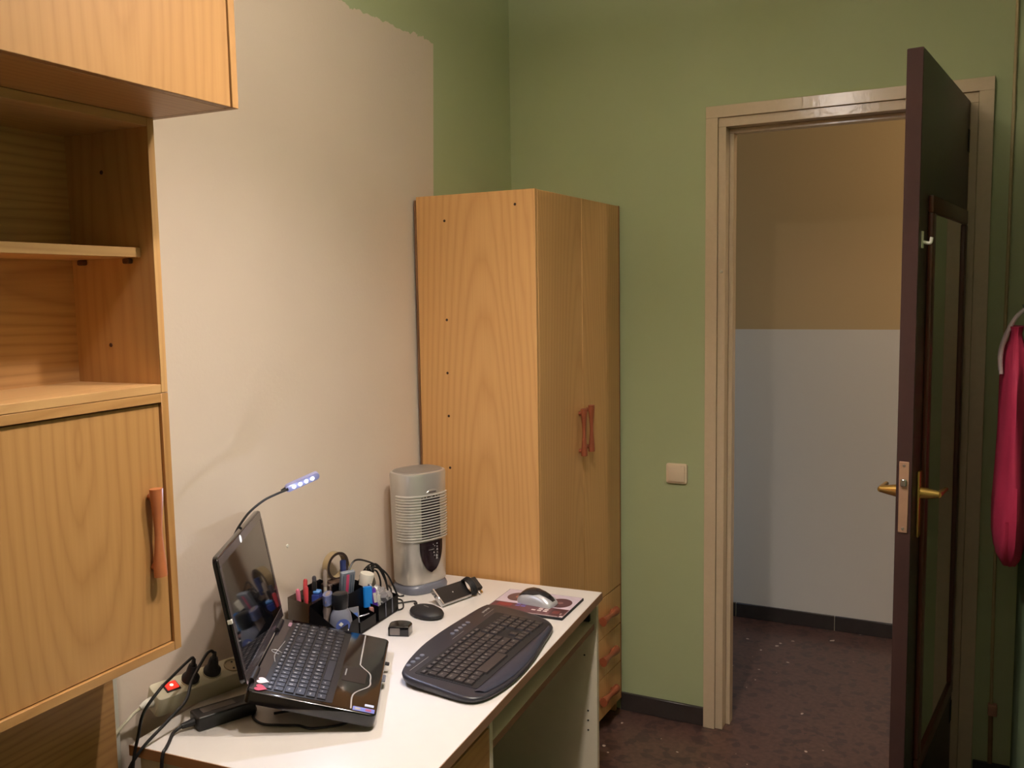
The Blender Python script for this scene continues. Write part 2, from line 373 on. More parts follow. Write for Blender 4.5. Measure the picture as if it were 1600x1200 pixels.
# switch, conduit, wall chip
sw = thing('light_switch', 'square off-white light switch on the green wall', 'light switch', (.644, 0, .918))
obj('plate', prism(bm_(), arc_rect(.0385, .036, .008), 0, .009, .003, 2, R4(PI/2, 'X')), m_switch, sw)
obj('rocker', prism(bm_(), arc_rect(.031, .0295, .004), .009, .013, .002, 2, R4(PI/2, 'X') @ R4(.03, 'X')), m_switch, sw)
cd = thing('wall_conduit', 'thin painted conduit running up the green wall right of the door frame', 'conduit', (1.657, 0, 0))
obj('pipe', tube(bm_(), [(.002, -.007, H), (0, -.007, 1.4), (-.004, -.007, .7), (.0, -.007, .26)], .005, 8, 4), plain('conduit_paint', (176, 160, 118), .5), cd)
obj('joint', prism(bm_(), arc_rect(.013, .018, .004), 0, .022, .003, 2, T4((0.004, 0, .245)) @ R4(PI/2, 'X')), plain('pinkish_joint', (176, 130, 104), .4), cd)
obj('lower_pipe', tube(bm_(), [(.0, -.007, .23), (0.002, -.007, .068)], .007, 8, 4), plain('conduit_paint_dark', (130, 105, 70), .5), cd)
tag(obj('wall_chip', lathe(bm_(), [(0, 0), (.005, 0), (.004, .0015), (0, .002)], 9, T4((0, -1.334, .926)) @ R4(PI/2, 'Y')), m_white_p), 'tiny white plaster chip on the cream wall above the laptop', 'plaster chip')

# ceiling lamp fitting (above the picture)
cl = thing('ceiling_lamp', 'round metal ceiling lamp hanging above the room, out of view', 'lamp', (LAMP.x, LAMP.y, H))
obj('rose', lathe(bm_(), [(0, 0), (.05, 0), (.045, -.02), (0, -.025)], 24), m_white_p, cl)
obj('stem', tube(bm_(), [(0, -.05, -.02), (0, -.05, -.10), (0, -.05, -.15)], .006), m_chrome, cl)
obj('bar', tube(bm_(), [(0, .10, -.175), (0, -.05, -.15), (0, -.32, -.09)], .007), m_chrome, cl)
for yy, dz in ((.10, -.0), (-.32, .085)):
    obj('socket', lathe(bm_(), [(0, -.17), (.03, -.175), (.034, -.20), (.03, -.225), (0, -.225)], 24, T4((-.0, yy, dz))), m_white_p, cl)

# ------------------------------------------------------------------ turned wooden handle
def handle_mesh(L, R=.012):
    b = bm_(); secs = []
    N = 18
    for i in range(N+1):
        t = i/N; z = (t-.5)*L
        rr = R*(.58+.42*math.cos(PI*t)**2); off = .017
        secs.append([(off+rr*.8*math.cos(a), rr*math.sin(a), z) for a in [2*PI*k/12 for k in range(12)]])
    loft(b, secs); lathe(b, [(0, 0), (.007, 0), (.007, .014), (0, .014)], 10, T4((0, 0, L*.4)) @ R4(PI/2, 'Y')); lathe(b, [(0, 0), (.007, 0), (.007, .014), (0, .014)], 10, T4((0, 0, -L*.4)) @ R4(PI/2, 'Y'))
    return b

# ------------------------------------------------------------------ wardrobe
WW, WD, WH = .415, .688, 1.871
wd = thing('wardrobe', 'tall oak wardrobe in the corner with two doors above three drawers', 'wardrobe', (.012, -.6976, 0), -.0134)
obj('side_panel', box(bm_(), .004, WW, 0, .016, 0, WH, .001, 1), m_oak_w, wd)
obj('rear_side_panel', box(bm_(), .004, WW-.019, WD-.016, WD, 0, WH, .001, 1), m_oak_w, wd)
obj('top_panel', box(bm_(), .004, WW-.019, .0165, WD-.0165, WH-.018, WH-.001), m_oak_w, wd)
obj('back_panel', box(bm_(), -.0005, .0035, -.003, WD, .05, WH-.01), plain('hardboard_brown', (122, 84, 54), .6), wd)
obj('plinth', box(bm_(), WW-.06, WW-.045, .0165, WD-.0165, 0, .05), m_oak_w, wd)
hy = [(.0167, WD/2-.0005), (WD/2+.0005, WD-.008)]
hme = None
for i, (a, b2) in enumerate(hy):
    d = obj('door', box(bm_(), WW-.018, WW, a, b2, .492, WH-.001, .0015, 1), m_oak_w, wd)
    yy = b2-.032 if i == 0 else a+.030
    obj('handle', handle_mesh(.155, .013), m_handle_dark, d, (WW, yy, 1.112+(.0 if i == 0 else .005)))
for i in range(3):
    z0 = .052+i*.1465
    d = obj('drawer', box(bm_(), WW-.018, WW, .0167, WD-.008, z0, z0+.1435, .0015, 1), m_oak_w, wd)
    for yy in (.17, .53):
        obj('handle', handle_mesh(.13, .017), m_handle_dark, d, (WW, yy, z0+.075), (PI/2, 0, 0))
obj('edge_band', box(bm_(), WW-.018, WW, WD-.0075, WD, .05, WH, .001, 1), plain('red_edge_band', (150, 84, 48), .5), wd)
for (x, z) in ((.1185, 1.793), (.362, 1.829), (.119, 1.49), (.117, 1.325), (.118, 1.19), (.1185, 1.026)):
    obj('screw_hole', lathe(bm_(), [(0, 0), (.0042, 0), (.0036, .0012), (0, .0008)], 12, T4((x-.012, 0, z)) @ R4(PI/2, 'X')), plain('dark_hole', (52, 28, 12), .8), wd)

# ------------------------------------------------------------------ desk
dk = thing('desk', 'white topped desk with brown edges against the cream wall', 'desk', (0, -.7391, 0), .0785)
DX, DY = .6255, -1.205
obj('desktop', box(bm_(), .006, DX-.0015, DY+.0015, -.001, .668, .690, .0008, 1), m_white_top, dk)
e = bm_(); box(e, DX-.0014, DX, DY, 0, .668, .6895); obj('front_edge', e, m_edge, dk, label='brown front edge band')
obj('end_edge', box(bm_(), .006, DX-.0015, DY, DY+.0014, .668, .6895), plain('tan_edge_band', (186, 136, 92), .5), dk)
obj('end_panel', box(bm_(), .03, DX-.012, -.022, -.004, 0, .6675, .0005, 1), m_cream_board, dk)
ped = obj('pedestal_side', box(bm_(), .03, DX-.012, -.806, -.79, 0, .6675, .0005, 1), m_cream_board, dk)
obj('pedestal_side', box(bm_(), .03, DX-.02, DY+.004, DY+.02, 0, .6675, .0005, 1), m_cream_board, dk)
obj('back_board', box(bm_(), .031, .045, -.789, -.023, .25, .6675), m_cream_board, dk)
for i in range(3):
    z1 = .645-.2*i
    d = obj('drawer', box(bm_(), DX-.031, DX-.013, DY+.021, -.8065, z1-.196, z1, .001, 1), m_oak_y, dk)
    obj('handle', handle_mesh(.12, .011), m_handle, d, (DX-.013, -1.0, z1-.1), (PI/2, 0, 0))
obj('tray', box(bm_(), .14, DX-.018, -.785, -.03, .586, .602, .0005, 1), m_cream_board, dk)
obj('tray_edge', box(bm_(), DX-.0179, DX-.0165, -.785, -.03, .586, .602), m_edge, dk)
obj('slide_bracket', box(bm_(), .20, DX-.03, -.0335, -.0225, .606, .632, .002, 1), m_black_m, dk)
obj('slide_bracket', box(bm_(), .20, DX-.03, -.7895, -.779, .606, .632, .002, 1), m_black_m, dk)
for (x, z) in ((.575, .50), (.585, .33), (.585, .30), (.585, .27)):
    obj('shelf_pin_hole', lathe(bm_(), [(0, 0), (.003, 0), (.0025, .001), (0, .0006)], 8, T4((x, -.022, z)) @ R4(PI/2, 'X')), m_black_m, dk)

# ------------------------------------------------------------------ wall cabinets (left)
YC = -1.9147; RC = .0286; CW = .80
XC = .2267; t = .016
oc = thing('open_shelf_unit', 'open oak wall unit with one inner shelf, between upper and lower cabinets', 'shelf unit', (0, YC, 1.3968), RC)
hz = 1.8985-1.3968
obj('side_panel', box(bm_(), .004, XC, -t, 0, 0, hz, .0008, 1), m_oak2, oc)
obj('side_panel', box(bm_(), .004, XC, -CW, -CW+t, 0, hz, .0008, 1), m_oak2, oc)
obj('top_panel', box(bm_(), .004, XC, -CW+t, -t, hz-t, hz, .0008, 1), m_oak2_y, oc)
obj('bottom_panel', box(bm_(), .004, XC, -CW+t, -t, 0, t, .0008, 1), m_oak2_y, oc)
obj('back_panel', box(bm_(), .004, .012, -CW+t, -t, t, hz-t), m_oak_yd, oc)
obj('shelf', box(bm_(), .0125, .195, -CW+t+.001, -t-.001, .251, .269, .001, 1), m_oak2_y, oc)
for x in (.045, .165):
    obj('shelf_pin', box(bm_(), x-.009, x+.009, -t-.011, -t, .240, .2505, .003, 2), plain('brown_pin', (92, 58, 34), .5), oc)
for x, z in ((.105, .412), (.103, .088)):
    obj('pin_hole', lathe(bm_(), [(0, 0), (.0042, 0), (.0038, .001), (0, .0006)], 10, T4((x, -t, z)) @ R4(PI/2, 'X')), plain('brown_hole', (84, 50, 28), .7), oc)
uc = thing('upper_cabinet', 'deep oak cabinet mounted highest on the left wall', 'cabinet', (0, YC+.0135, 1.8992), RC)
XU = .4148; hu = .52
obj('carcass', box(bm_(), .004, XU-.017, -CW, -t-.001, 0, t, .0008, 1), m_oak_y, uc)
obj('side_panel', box(bm_(), .004, XU, -t, 0, 0, hu, .0008, 1), m_oak_up, uc)
obj('side_panel', box(bm_(), .004, XU-.017, -CW-t, -CW-.0005, 0, hu, .0008, 1), m_oak_up, uc)
obj('top_panel', box(bm_(), .004, XU-.017, -CW, -t-.001, hu-t, hu), m_oak_y, uc)
obj('back_panel', box(bm_(), .004, .010, -CW, -t-.001, t, hu-t), m_oak_yd, uc)
d = obj('door', box(bm_(), XU-.016, XU-.001, -CW-t, -t-.003, .0, hu, .001, 1), m_oak_up, uc)
obj('handle', handle_mesh(.145), m_handle, d, (XU, -CW+.04, .2))
lc = thing('lower_cabinet', 'oak wall cabinet with a framed door and turned wooden handle', 'cabinet', (0, YC, .9009), RC)
hl = 1.3960-.9009; fwd_ = .017
obj('side_panel', box(bm_(), .004, XC, -fwd_, 0, 0, hl, .0008, 1), m_oak, lc)
obj('side_panel', box(bm_(), .004, XC, -CW, -CW+fwd_, 0, hl, .0008, 1), m_oak, lc)
obj('top_panel', box(bm_(), .004, XC, -CW+fwd_, -fwd_, hl-fwd_, hl, .0008, 1), m_oak_y, lc)
obj('bottom_panel', box(bm_(), .004, XC, -CW+fwd_, -fwd_, 0, fwd_, .0008, 1), m_oak_y, lc)
obj('back_panel', box(bm_(), .004, .010, -CW+fwd_, -fwd_, fwd_, hl-fwd_), m_oak_yd, lc)
d = obj('door', box(bm_(), XC-.026, XC-.006, -CW+fwd_+.002, -fwd_-.0015, fwd_+.0015, hl-fwd_-.0025, .001, 1), m_oak, lc)
obj('handle', handle_mesh(.165, .0135), m_handle, d, (XC-.006, -.052, .24))
bp = thing('wall_panel', 'flat oak panel with sideways grain under the lower cabinet', 'panel', (0, YC, 0), RC)
obj('board', box(bm_(), .021, .030, -CW, .003, .0, .897, .0008, 1), m_oak_yd, bp)
obj('backing_strip', box(bm_(), .002, .020, -CW, .022, .0, .897, .002, 1), m_white_p, bp, label='white strip behind the panel edge')

# ------------------------------------------------------------------ laptop
LT = dict(x=.4137, y=-1.5082, a=.5338, t=.25, W=.4125, D=.2668, S=.2787, s=1.1479)
lt = thing('laptop', 'open glossy black laptop with dark screen and heart stickers beside the hinge', 'laptop', (LT['x'], LT['y'], .69), LT['a'])
DK = T4((0, 0, .034)) @ R4(LT['t'], 'Y')
W2 = LT['W']/2; D = LT['D']
dkb = bm_(); prism(dkb, arc_rect(D/2, W2, .014, 5, -D/2, 0), -.026, 0, .004, 3, DK)
deck = obj('deck', dkb, m_piano, lt)
obj('keyboard_bed', prism(bm_(), arc_rect(.0745, .188, .004, 3, -.1675, -.002), 0, .0006, 0, 1, DK), m_black, deck)
obj('hinge_strip', prism(bm_(), arc_rect(.011, .198, .003, 3, -.2505, 0), 0, .0009, 0, 1, DK), plain('dark_brown_gloss', (46, 38, 38), .2), deck)
# keys
KM = {}
def key_mesh(wx, wy, hgt, mat):
    kk = (round(wx, 4), round(wy, 4), mat.name)
    if kk not in KM:
        b = bm_(); tt = bmesh.new(); bmesh.ops.create_cube(tt, size=1)
        for v in tt.verts:
            q = (.0035 if hgt > .004 else .0022) if v.co.z > 0 else 0
            v.co = Vector((v.co.x*(wx-q), v.co.y*(wy-q*.75), (v.co.z+.5)*hgt))
        merge(b, tt); me = bpy.data.meshes.new('key'); b.to_mesh(me); b.free(); me.materials.append(mat); KM[kk] = me
    return KM[kk]
MAIN = [
 ([('º', 1)]+[(c, 1) for c in "1234567890'¡"]+[('<-', 2)], ['Num', '/', '*', '-']),
 ([('Tab', 1.5)]+[(c, 1) for c in "QWERTYUIOP`+"]+[('Intro', 1.5)], ['7', '8', '9', '+']),
 ([('Bloq', 1.75)]+[(c, 1) for c in "ASDFGHJKLÑ´Ç"]+[('', 1.25)], ['4', '5', '6', '']),
 ([('Shift', 1.25), ('<', 1)]+[(c, 1) for c in "ZXCVBNM,.-"]+[('Shift', 1.75), ('^', 1)], ['1', '2', '3', 'Ent']),
 ([('Ctrl', 1.25), ('Fn', 1), ('Win', 1), ('Alt', 1.25), ('', 5.5), ('Gr', 1), ('Ctrl', 1), ('<', 1), ('v', 1), ('>', 1)], ['0', '.', '', '']),
]
TF = DK
pitch = .0196; x0 = -.2375+.022; y0 = -.186
rowx = [-.2045, -.1825, -.1605, -.1385, -.1165]
def put_key(parent, base, wx, wy, cx, cy, hgt, kmat, leg, lmat, size, dx=0, dy=0, zt=0):
    o = obj_me('key', key_mesh(wx, wy, hgt, kmat), parent); o.matrix_local = base @ T4((cx, cy, 0))
    if leg:
        l = obj_me('legend', text_mesh(leg, size, lmat), o); l.matrix_local = T4((dx, dy, hgt+.0002)) @ R4(PI/2, 'Z')
    return o
for r, (main, pad) in enumerate(MAIN):
    u = 0
    for leg, wd_ in main+[(p, 1) for p in pad]:
        put_key(deck, DK @ T4((0, 0, .0006)), .0185, pitch*wd_-.0022, rowx[r], y0+pitch*(u+wd_/2), .0028, m_key, leg, m_keyleg, .0082 if len(leg) < 2 else .0048, -.002, -.002 if len(leg) < 2 else 0)
        u += wd_
fk = ['Esc']+['F%d' % i for i in range(1, 13)]+['Imp', 'Ins', 'Sup', 'Ini', 'Fin', 'Pag']
for i, s in enumerate(fk):
    put_key(deck, DK @ T4((0, 0, .0006)), .0115, pitch-.003, -.2235, y0+pitch*(i+.5), .0022, m_key, s, m_keyleg, .005)
# palm rest line
cur = [(-.0591, .198), (-.0558, .0396), (-.0522, .0161), (-.0301, -.0162), (-.0259, -.0497), (-.0268, -.0817), (-.0548, -.1302), (-.0536, -.197)]
pl = bm_(); Q = spline([(a, b2, 0) for a, b2 in cur], 8)
for a, b2 in zip(Q, Q[1:]):
    dd = (b2-a).normalized(); nn = Vector((-dd.y, dd.x, 0))*.0016
    tt = bmesh.new(); tt.faces.new([tt.verts.new((p.x, p.y, .0007)) for p in (a-nn, b2-nn, b2+nn, a+nn)]); merge(pl, tt, DK)
obj('palm_line', pl, m_silver, deck, label='thin silver line curving across the palm rest')
obj('touchpad', prism(bm_(), arc_rect(.026, .038, .004, 3, -.062, -.035), 0, .0004, 0, 1, DK), plain('touchpad_dark', (32, 27, 27), .3), deck)
wb = bm_()
for q in range(6): box(wb, -.0835, -.0805, -.046+.0058*q, -.0420+.0058*q, .0004, .0007, mat=DK)
obj('faint_marking', wb, m_legend2, deck)
# signature style emblem by the hinge
em = bm_()
tube(em, [(-.236, -.052, .0012), (-.243, -.02, .0012), (-.240, .02, .0012), (-.235, .066, .0012)], .0007, 5, 6, mat=DK)
tube(em, [(-.236, -.01, .0012), (-.250, -.004, .0012), (-.254, .006, .0012), (-.244, .010, .0012), (-.230, .0, .0012)], .0007, 5, 6, mat=DK)
obj('emblem', em, m_silver, deck)
# stickers
def heart(b, cx, cy, s, rot, base, z=.0012):
    pts = []
    for i in range(28):
        a = 2*PI*i/28; pts.append((s*16*math.sin(a)**3/16, s*(13*math.cos(a)-5*math.cos(2*a)-2*math.cos(3*a)-math.cos(4*a))/16))
    return prism(b, pts, z, z+.0006, 0, 1, base @ T4((cx, cy, 0)) @ R4(rot, 'Z'))
hs = obj('heart_sticker', heart(bm_(), -.2425, -.153, .0140, PI*.97-PI/2, DK), plain('pale_pink_vinyl', (240, 214, 212), .4), deck, label='pale pink heart sticker')
obj('heart_sticker', heart(bm_(), -.2405, -.186, .0145, PI*.47, DK), plain('red_vinyl', (184, 38, 62), .4), deck, label='red heart sticker')
obj('processor_sticker', prism(bm_(), arc_rect(.0225, .0085, .002, 3, -.0275, -.1915), 0, .0006, 0, 1, DK), plain('blue_sticker', (118, 128, 196), .4), deck, label='blue and silver sticker on the palm rest corner')
sb = bm_(); box(sb, -.046, -.034, -.196, -.187, .0006, .0009, mat=DK); obj('sticker_square', sb, plain('grey_square', (170, 160, 150), .4), deck)
obj('sticker_square', box(bm_(), -.024, -.012, -.196, -.187, .0006, .0009, mat=DK), plain('red_violet_square', (170, 90, 120), .4), deck)
obj('graphics_sticker', prism(bm_(), arc_rect(.0095, .005, .001, 2, -.0175, -.170), 0, .0006, 0, 1, DK), plain('pale_sticker', (200, 206, 226), .4), deck, label='small pale sticker')
obj('power_button', prism(bm_(), arc_rect(.004, .012, .003, 3, -.241, .168), 0, .0022, .0006, 1, DK), plain('pinkish_button', (150, 110, 116), .3), deck)
obj('card_tab', box(bm_(), .0, .010, .075, .088, -.012, -.008, .0008, 1, DK), m_black_m, deck)
obj('card_tab', box(bm_(), .0, .007, -.012, .02, -.014, -.010, .0008, 1, DK), m_base_grey, deck)
# lid
s = LT['s']; HG = DK @ T4((-D, 0, .002)) @ R4(-(PI-s), 'Y').inverted()
# lid local: x up along lid, y across, z out of the screen
ex = Vector((-math.cos(s), 0, math.sin(s))); ez = Vector((math.sin(s), 0, math.cos(s)))
LM = DK @ T4((-D+.004, 0, 0)) @ Matrix((ex, Vector((0, -1, 0)), ez)).transposed().to_4x4()
if LM.to_3x3().determinant() < 0: LM = DK @ T4((-D+.004, 0, 0)) @ Matrix((ex, Vector((0, 1, 0)), -ez)).transposed().to_4x4()
S = LT['S']
lid = obj('lid', prism(bm_(), arc_rect(S/2-.006, W2, .016, 5, S/2+.004, 0), -.010, 0, .002, 2, LM), m_piano, lt)
obj('screen', box(bm_(), .030, S-.024, -W2+.018, W2-.018, 0, .0006, mat=LM), plain('dark_glass', (8, 8, 9), .04, coat=.6, noise=0), lid)
obj('bezel', (lambda b: (box(b, .008, .030, -W2+.006, W2-.006, 0, .0014, .0005, 1, LM), box(b, S-.024, S-.006, -W2+.006, W2-.006, 0, .0014, .0005, 1, LM),
    box(b, .030, S-.024, -W2+.004, -W2+.018, 0, .0014, .0005, 1, LM), box(b, .030, S-.024, W2-.018, W2-.004, 0, .0014, .0005, 1, LM), b)[-1])(bm_()), plain('bezel_gloss', (58, 50, 50), .22, coat=.3), lid)  # bezel colour lightened to carry reflected light
obj('webcam_cover', lathe(bm_(), [(0, .0014), (.0085, .0014), (.0085, .002), (0, .002)], 20, LM @ T4((S-.0155, .016, .0))), m_white_p, lid, label='round white sticker covering the webcam')
obj('side_tag', box(bm_(), .14, .149, W2-.005, W2+.0012, -.007, .0022, .0005, 1, LM), m_white_p, lid, label='tiny white tag on the lid edge')
for yy in (-.14, .14):
    obj('hinge', tube(bm_(), [(-D+.003, yy-.03, .004), (-D+.003, yy+.03, .004)], .007, 12, 1, False, DK), m_black, lt)
obj('front_foot', box(bm_(), -.035, -.02, -.17, -.15, .0002, .0145, .001, 1), m_black_m, lt)
obj('front_foot', box(bm_(), -.035, -.02, .15, .17, .0002, .0145, .001, 1), m_black_m, lt)
ls = thing('laptop_riser', 'dark wedge stand propping up the rear of the laptop', 'laptop stand', (LT['x'], LT['y'], .69), LT['a'])
rp = bm_(); loft(rp, [[(-.235, y, 0.0005), (-.10, y, 0.0005), (-.10, y, .0285), (-.235, y, .0615)] for y in (-.05, .15)])
obj('wedge', rp, m_black_m, ls)
for yy in (-.02, .12):
    obj('rubber_strip', loft(bm_(), [[(-.225, y, .0590), (-.12, y, .0332), (-.12, y, .0345), (-.225, y, .0613)] for y in (yy-.008, yy+.008)]), m_cable, ls)

# USB reading lamp behind the lid
ul = thing('usb_lamp', 'gooseneck USB lamp with four lit white LEDs bending over the laptop lid', 'lamp', (.075, -1.60, .80))
def loc(o, pts): return [tuple(Vector(p)-o.location) for p in pts]
obj('neck', tube(bm_(), loc(ul, [(.075, -1.60, .80), (.070, -1.622, .90), (.085, -1.634, 1.0), (.110, -1.633, 1.043), (.12, -1.6261, 1.0638), (.13, -1.6048, 1.0892), (.14, -1.5687, 1.1088), (.15, -1.5364, 1.1179), (.157, -1.512, 1.1225)]), .0028, 8, 8), m_cable, ul)
obj('plug', box(bm_(), -.008, .008, -.012, .012, -.02, .012, .002, 1), m_black, ul)
ha = Vector((.157, -1.512, 1.1225)); hbv = Vector((.205, -1.447, 1.1495)); hd = (hbv-ha).normalized(); 
side = hd.cross(Vector((0, 0, 1))).normalized(); nrm = side.cross(hd).normalized()
# face the LEDs towards the desk and viewer
ndir = (Vector((.62, -.55, -.40))); ndir = (ndir-hd*ndir.dot(hd)).normalized(); sdir = ndir.cross(hd)
HMt = Matrix((hd, sdir, ndir)).transposed().to_4x4(); HMt.translation = ha-ul.location
L_ = (hbv-ha).length
head = obj('lamp_head', prism(bm_(), arc_rect(L_/2, .0105, .0095, 6, L_/2, 0), -.008, 0, .002, 2, HMt), plain('frosted_blue_plastic', (150, 150, 190), .3), ul)
obj('collar', tube(bm_(), [(-.010, 0, -.004), (.006, 0, -.004)], lambda t: .0035+.003*t, 10, 1, False, HMt), m_black, ul)
mled = emis('led_white', (235, 240, 255), 10)
for i in range(4):
    obj('led', lathe(bm_(), [(0, 0), (.0045, 0), (.0042, .0018), (.002, .0032), (0, .0035)], 12, HMt @ T4((L_*(.24+.18*i), 0, 0))), mled, head)

# ------------------------------------------------------------------ external keyboard
kb = thing('keyboard', 'wide charcoal cordless keyboard with a curved palm rest at the desk edge', 'keyboard', (.53, -1.25, .69), .036)
OUT = [(-.119, .259), (-.093, .270), (-.03, .268), (.045, .253), (.089, .222), (.104, .185), (.115, .112), (.131, .01), (.138, -.086), (.135, -.157), (.124, -.215), (.108, -.246), (.085, -.257), (.05, -.255), (-.01, -.245), (-.07, -.236), (-.098, -.220), (-.112, -.19), (-.126, -.13), (-.136, -.053), (-.137, .043), (-.131, .154), (-.126, .225)]
OS = [(p.x, p.y) for p in spline([(a, b2, 0) for a, b2 in OUT]+[(OUT[0][0], OUT[0][1], 0)], 3)][:-1]
def ktop(x): return .0145+.016*(.135-x)/.26
kt = bmesh.new()
def ring(sc_, zf, dz=0):
    return [kt.verts.new((x*sc_+.002*(1-sc_), y*(1-(1-sc_)*.6), zf(x)+dz)) for x, y in OS]
R = [ring(.93, lambda x: .002+.012*max(0, (-x+.0)/.14)), ring(.985, lambda x: .005+.010*max(0, -x/.14)), ring(1.0, lambda x: ktop(x)-.006), ring(.985, lambda x: ktop(x)-.001), ring(.95, ktop)]
for a, b2 in zip(R, R[1:]):
    n = len(a)
    for i in range(n): kt.faces.new((a[i], a[(i+1) % n], b2[(i+1) % n], b2[i]))
kt.faces.new(R[0][::-1]); kt.faces.new(R[-1]); bmesh.ops.recalc_face_normals(kt, faces=kt.faces[:])
kbody = obj('body', merge(bm_(), kt), m_kbody, kb, ang=60)
# sloping top frame for keys
sl = math.atan(.016/.26); KB = T4((0, 0, ktop(0))) @ R4(sl, 'Y')
pr = spline([(.088, .20, 0), (.094, .12, 0), (.094, .0, 0), (.094, -.12, 0), (.088, -.225, 0)], 5)
po = spline([(.102, .18, 0), (.111, .11, 0), (.126, .01, 0), (.131, -.08, 0), (.127, -.15, 0), (.112, -.218, 0)], 4)
palm = bmesh.new(); N = 20
def samp(L, t): i = t*(len(L)-1); a = int(min(i, len(L)-2)); return L[a].lerp(L[a+1], i-a)
rows = []
for j in range(5):
    rr = []
    for i in range(N+1):
        p = samp(pr, i/N).lerp(samp(po, i/N), j/4); rr.append(palm.verts.new((p.x, p.y, .0012+.0022*math.sin(PI*j/4))))
    rows.append(rr)
for a, b2 in zip(rows, rows[1:]):
    for i in range(N): palm.faces.new((a[i], a[i+1], b2[i+1], b2[i]))
bmesh.ops.recalc_face_normals(palm, faces=palm.faces[:])
obj('palm_rest', merge(bm_(), palm, KB), m_kpalm, kb)
obj('key_well', prism(bm_(), arc_rect(.0800, .214, .006, 3, .008, .003), 0, .0008, 0, 1, KB), m_black_m, kb)
p2 = .0183; ky0 = -.207
krow = [-.0365, -.0135, .0095, .0325, .0555]
NAV = [['Ins', 'Ini', 'Re'], ['Sup', 'Fin', 'Av'], [], ['', '^', ''], ['<', 'v', '>']]
def arcx(y): return -.006*(1-(y/.21)**2)+.003
for r, (main, pad) in enumerate(MAIN):
    u = 0; mm = list(main)
    if r == 3: mm = mm[:-2]+[('Shift', 2.75)]
    if r == 4: mm = [('Ctrl', 1.25), ('Win', 1.25), ('Alt', 1.25), ('', 6.25), ('Gr', 1.25), ('Win', 1.25), ('', 1.25), ('Ctrl', 1.25)]
    for leg, wd_ in mm:
        cy = ky0+p2*(u+wd_/2)
        ex_ = .004 if (r == 4 and wd_ > 6) else 0
        put_key(kbody, KB @ T4((0, 0, .0008)), .0213+ex_*2, p2*wd_-.0016, krow[r]+arcx(cy)+ex_+.004, cy, .0048, m_kkey, leg, m_legend2, .0078 if len(leg) < 2 else .005, -.003, -.003 if len(leg) < 2 else 0); u += wd_
    for j, leg in enumerate(NAV[r]):
        if r == 3 and j != 1: continue
        cy = ky0+p2*(15.25+j+.5); put_key(kbody, KB @ T4((0, 0, .0008)), .0213, p2-.0016, krow[r]+arcx(cy)+.004, cy, .0048, m_kkey, leg, m_legend2, .0055)
    for j, leg in enumerate(pad):
        cy = ky0+p2*(18.5+j+.5); put_key(kbody, KB @ T4((0, 0, .0008)), .0213, p2-.0016, krow[r]+arcx(cy)+.004, cy, .0048, m_kkey, leg, m_legend2, .0068 if len(leg) < 2 else .005)
u = 0
for i, s_ in enumerate(['Esc']+['F%d' % q for q in range(1, 13)]):
    u = i*1.22+(.35 if i else 0)
    cy = ky0+p2*(u+.5); put_key(kbody, KB @ T4((0, 0, .0008)), .011, p2*.95, -.0595+arcx(cy)+.004, cy, .0035, m_kkey, s_, m_legend2, .006)
for i in range(5):   # round hot keys
    for yb_ in (-.205, .03):
        if i == 0 and yb_ < 0: continue
        cy = yb_+i*.021
        o = obj('hot_key', lathe(bm_(), [(0, 0), (.0062, 0), (.0055, .0022), (0, .0028)], 12, KB @ T4((-.103, cy, .0))), m_base_grey, kbody)
ln = bm_(); box(ln, -.0872, -.0862, -.205, -.12, 0, .0006, mat=KB); box(ln, -.0872, -.0862, .0, .06, 0, .0006, mat=KB); box(ln, -.0872, -.0862, .175, .235, 0, .0006, mat=KB)
obj('trim_line', ln, m_legend2, kbody)
wb = bm_()
for q in range(8): box(wb, -.103, -.097-.001*(q % 3), .195+.0052*q, .1988+.0052*q, 0, .0005, mat=KB)
obj('faint_marking', wb, m_legend2, kbody)
for yy in (-.15, .2):
    obj('foot', box(bm_(), -.105, -.085, yy-.02, yy+.02, 0.0, .020, .002, 1), m_black_m, kb)

# ------------------------------------------------------------------ mouse pad and mouse
mp = thing('mouse_pad', 'mouse pad printed with turntables and a mixer at the far desk corner', 'mouse pad', (.49, -.8725, .69), .05)
obj('pad', prism(bm_(), arc_rect(.1155, .0877, .003, 3), .0003, .0070, .001, 1), plain('black_foam', (22, 20, 21), .8), mp)
def decal(name, pts, c, z, rough=.45): 
    b = bm_(); prism(b, pts, .0070, z); return obj(name, b, plain(name+'_ink', c, rough, noise=.08, nscale=60), mp)
def rc(x0, x1, y0, y1): return [(x0, y0), (x1, y0), (x1, y1), (x0, y1)]
decal('pale_print', rc(-.113, .113, -.085, .0855), (206, 190, 202), .0072)
decal('mixer_print', rc(-.112, .112, -.0845, -.022), (98, 58, 62), .00735)
decal('vinyl_print', [(-.062+.033*math.cos(a), .030+.036*math.sin(a)) for a in [2*PI*i/32 for i in range(32)]], (104, 74, 74), .00735)
decal('vinyl_print', [(.068+.034*math.cos(a), .022+.038*math.sin(a)) for a in [2*PI*i/32 for i in range(32)]], (92, 62, 66), .00735)
decal('vinyl_label', [(-.062+.009*math.cos(a), .030+.010*math.sin(a)) for a in [2*PI*i/20 for i in range(20)]], (176, 120, 104), .0075)
decal('vinyl_label', [(.068+.009*math.cos(a), .022+.010*math.sin(a)) for a in [2*PI*i/20 for i in range(20)]], (140, 100, 100), .0075)
decal('red_panel_print', rc(-.098, -.055, -.05, -.028), (134, 54, 56), .0075)
for i in range(2):
    for j in range(2): decal('violet_button_print', rc(-.044+.017*i, -.031+.017*i, -.042+.013*j, -.035+.013*j), (116, 102, 176), .0075)
for i in range(3):
    for j in range(3):
        if i == 0 and j: continue
        decal('white_button_print', rc(.012+.017*i, .024+.017*i, -.058+.012*j, -.051+.012*j), (232, 214, 208), .0075)
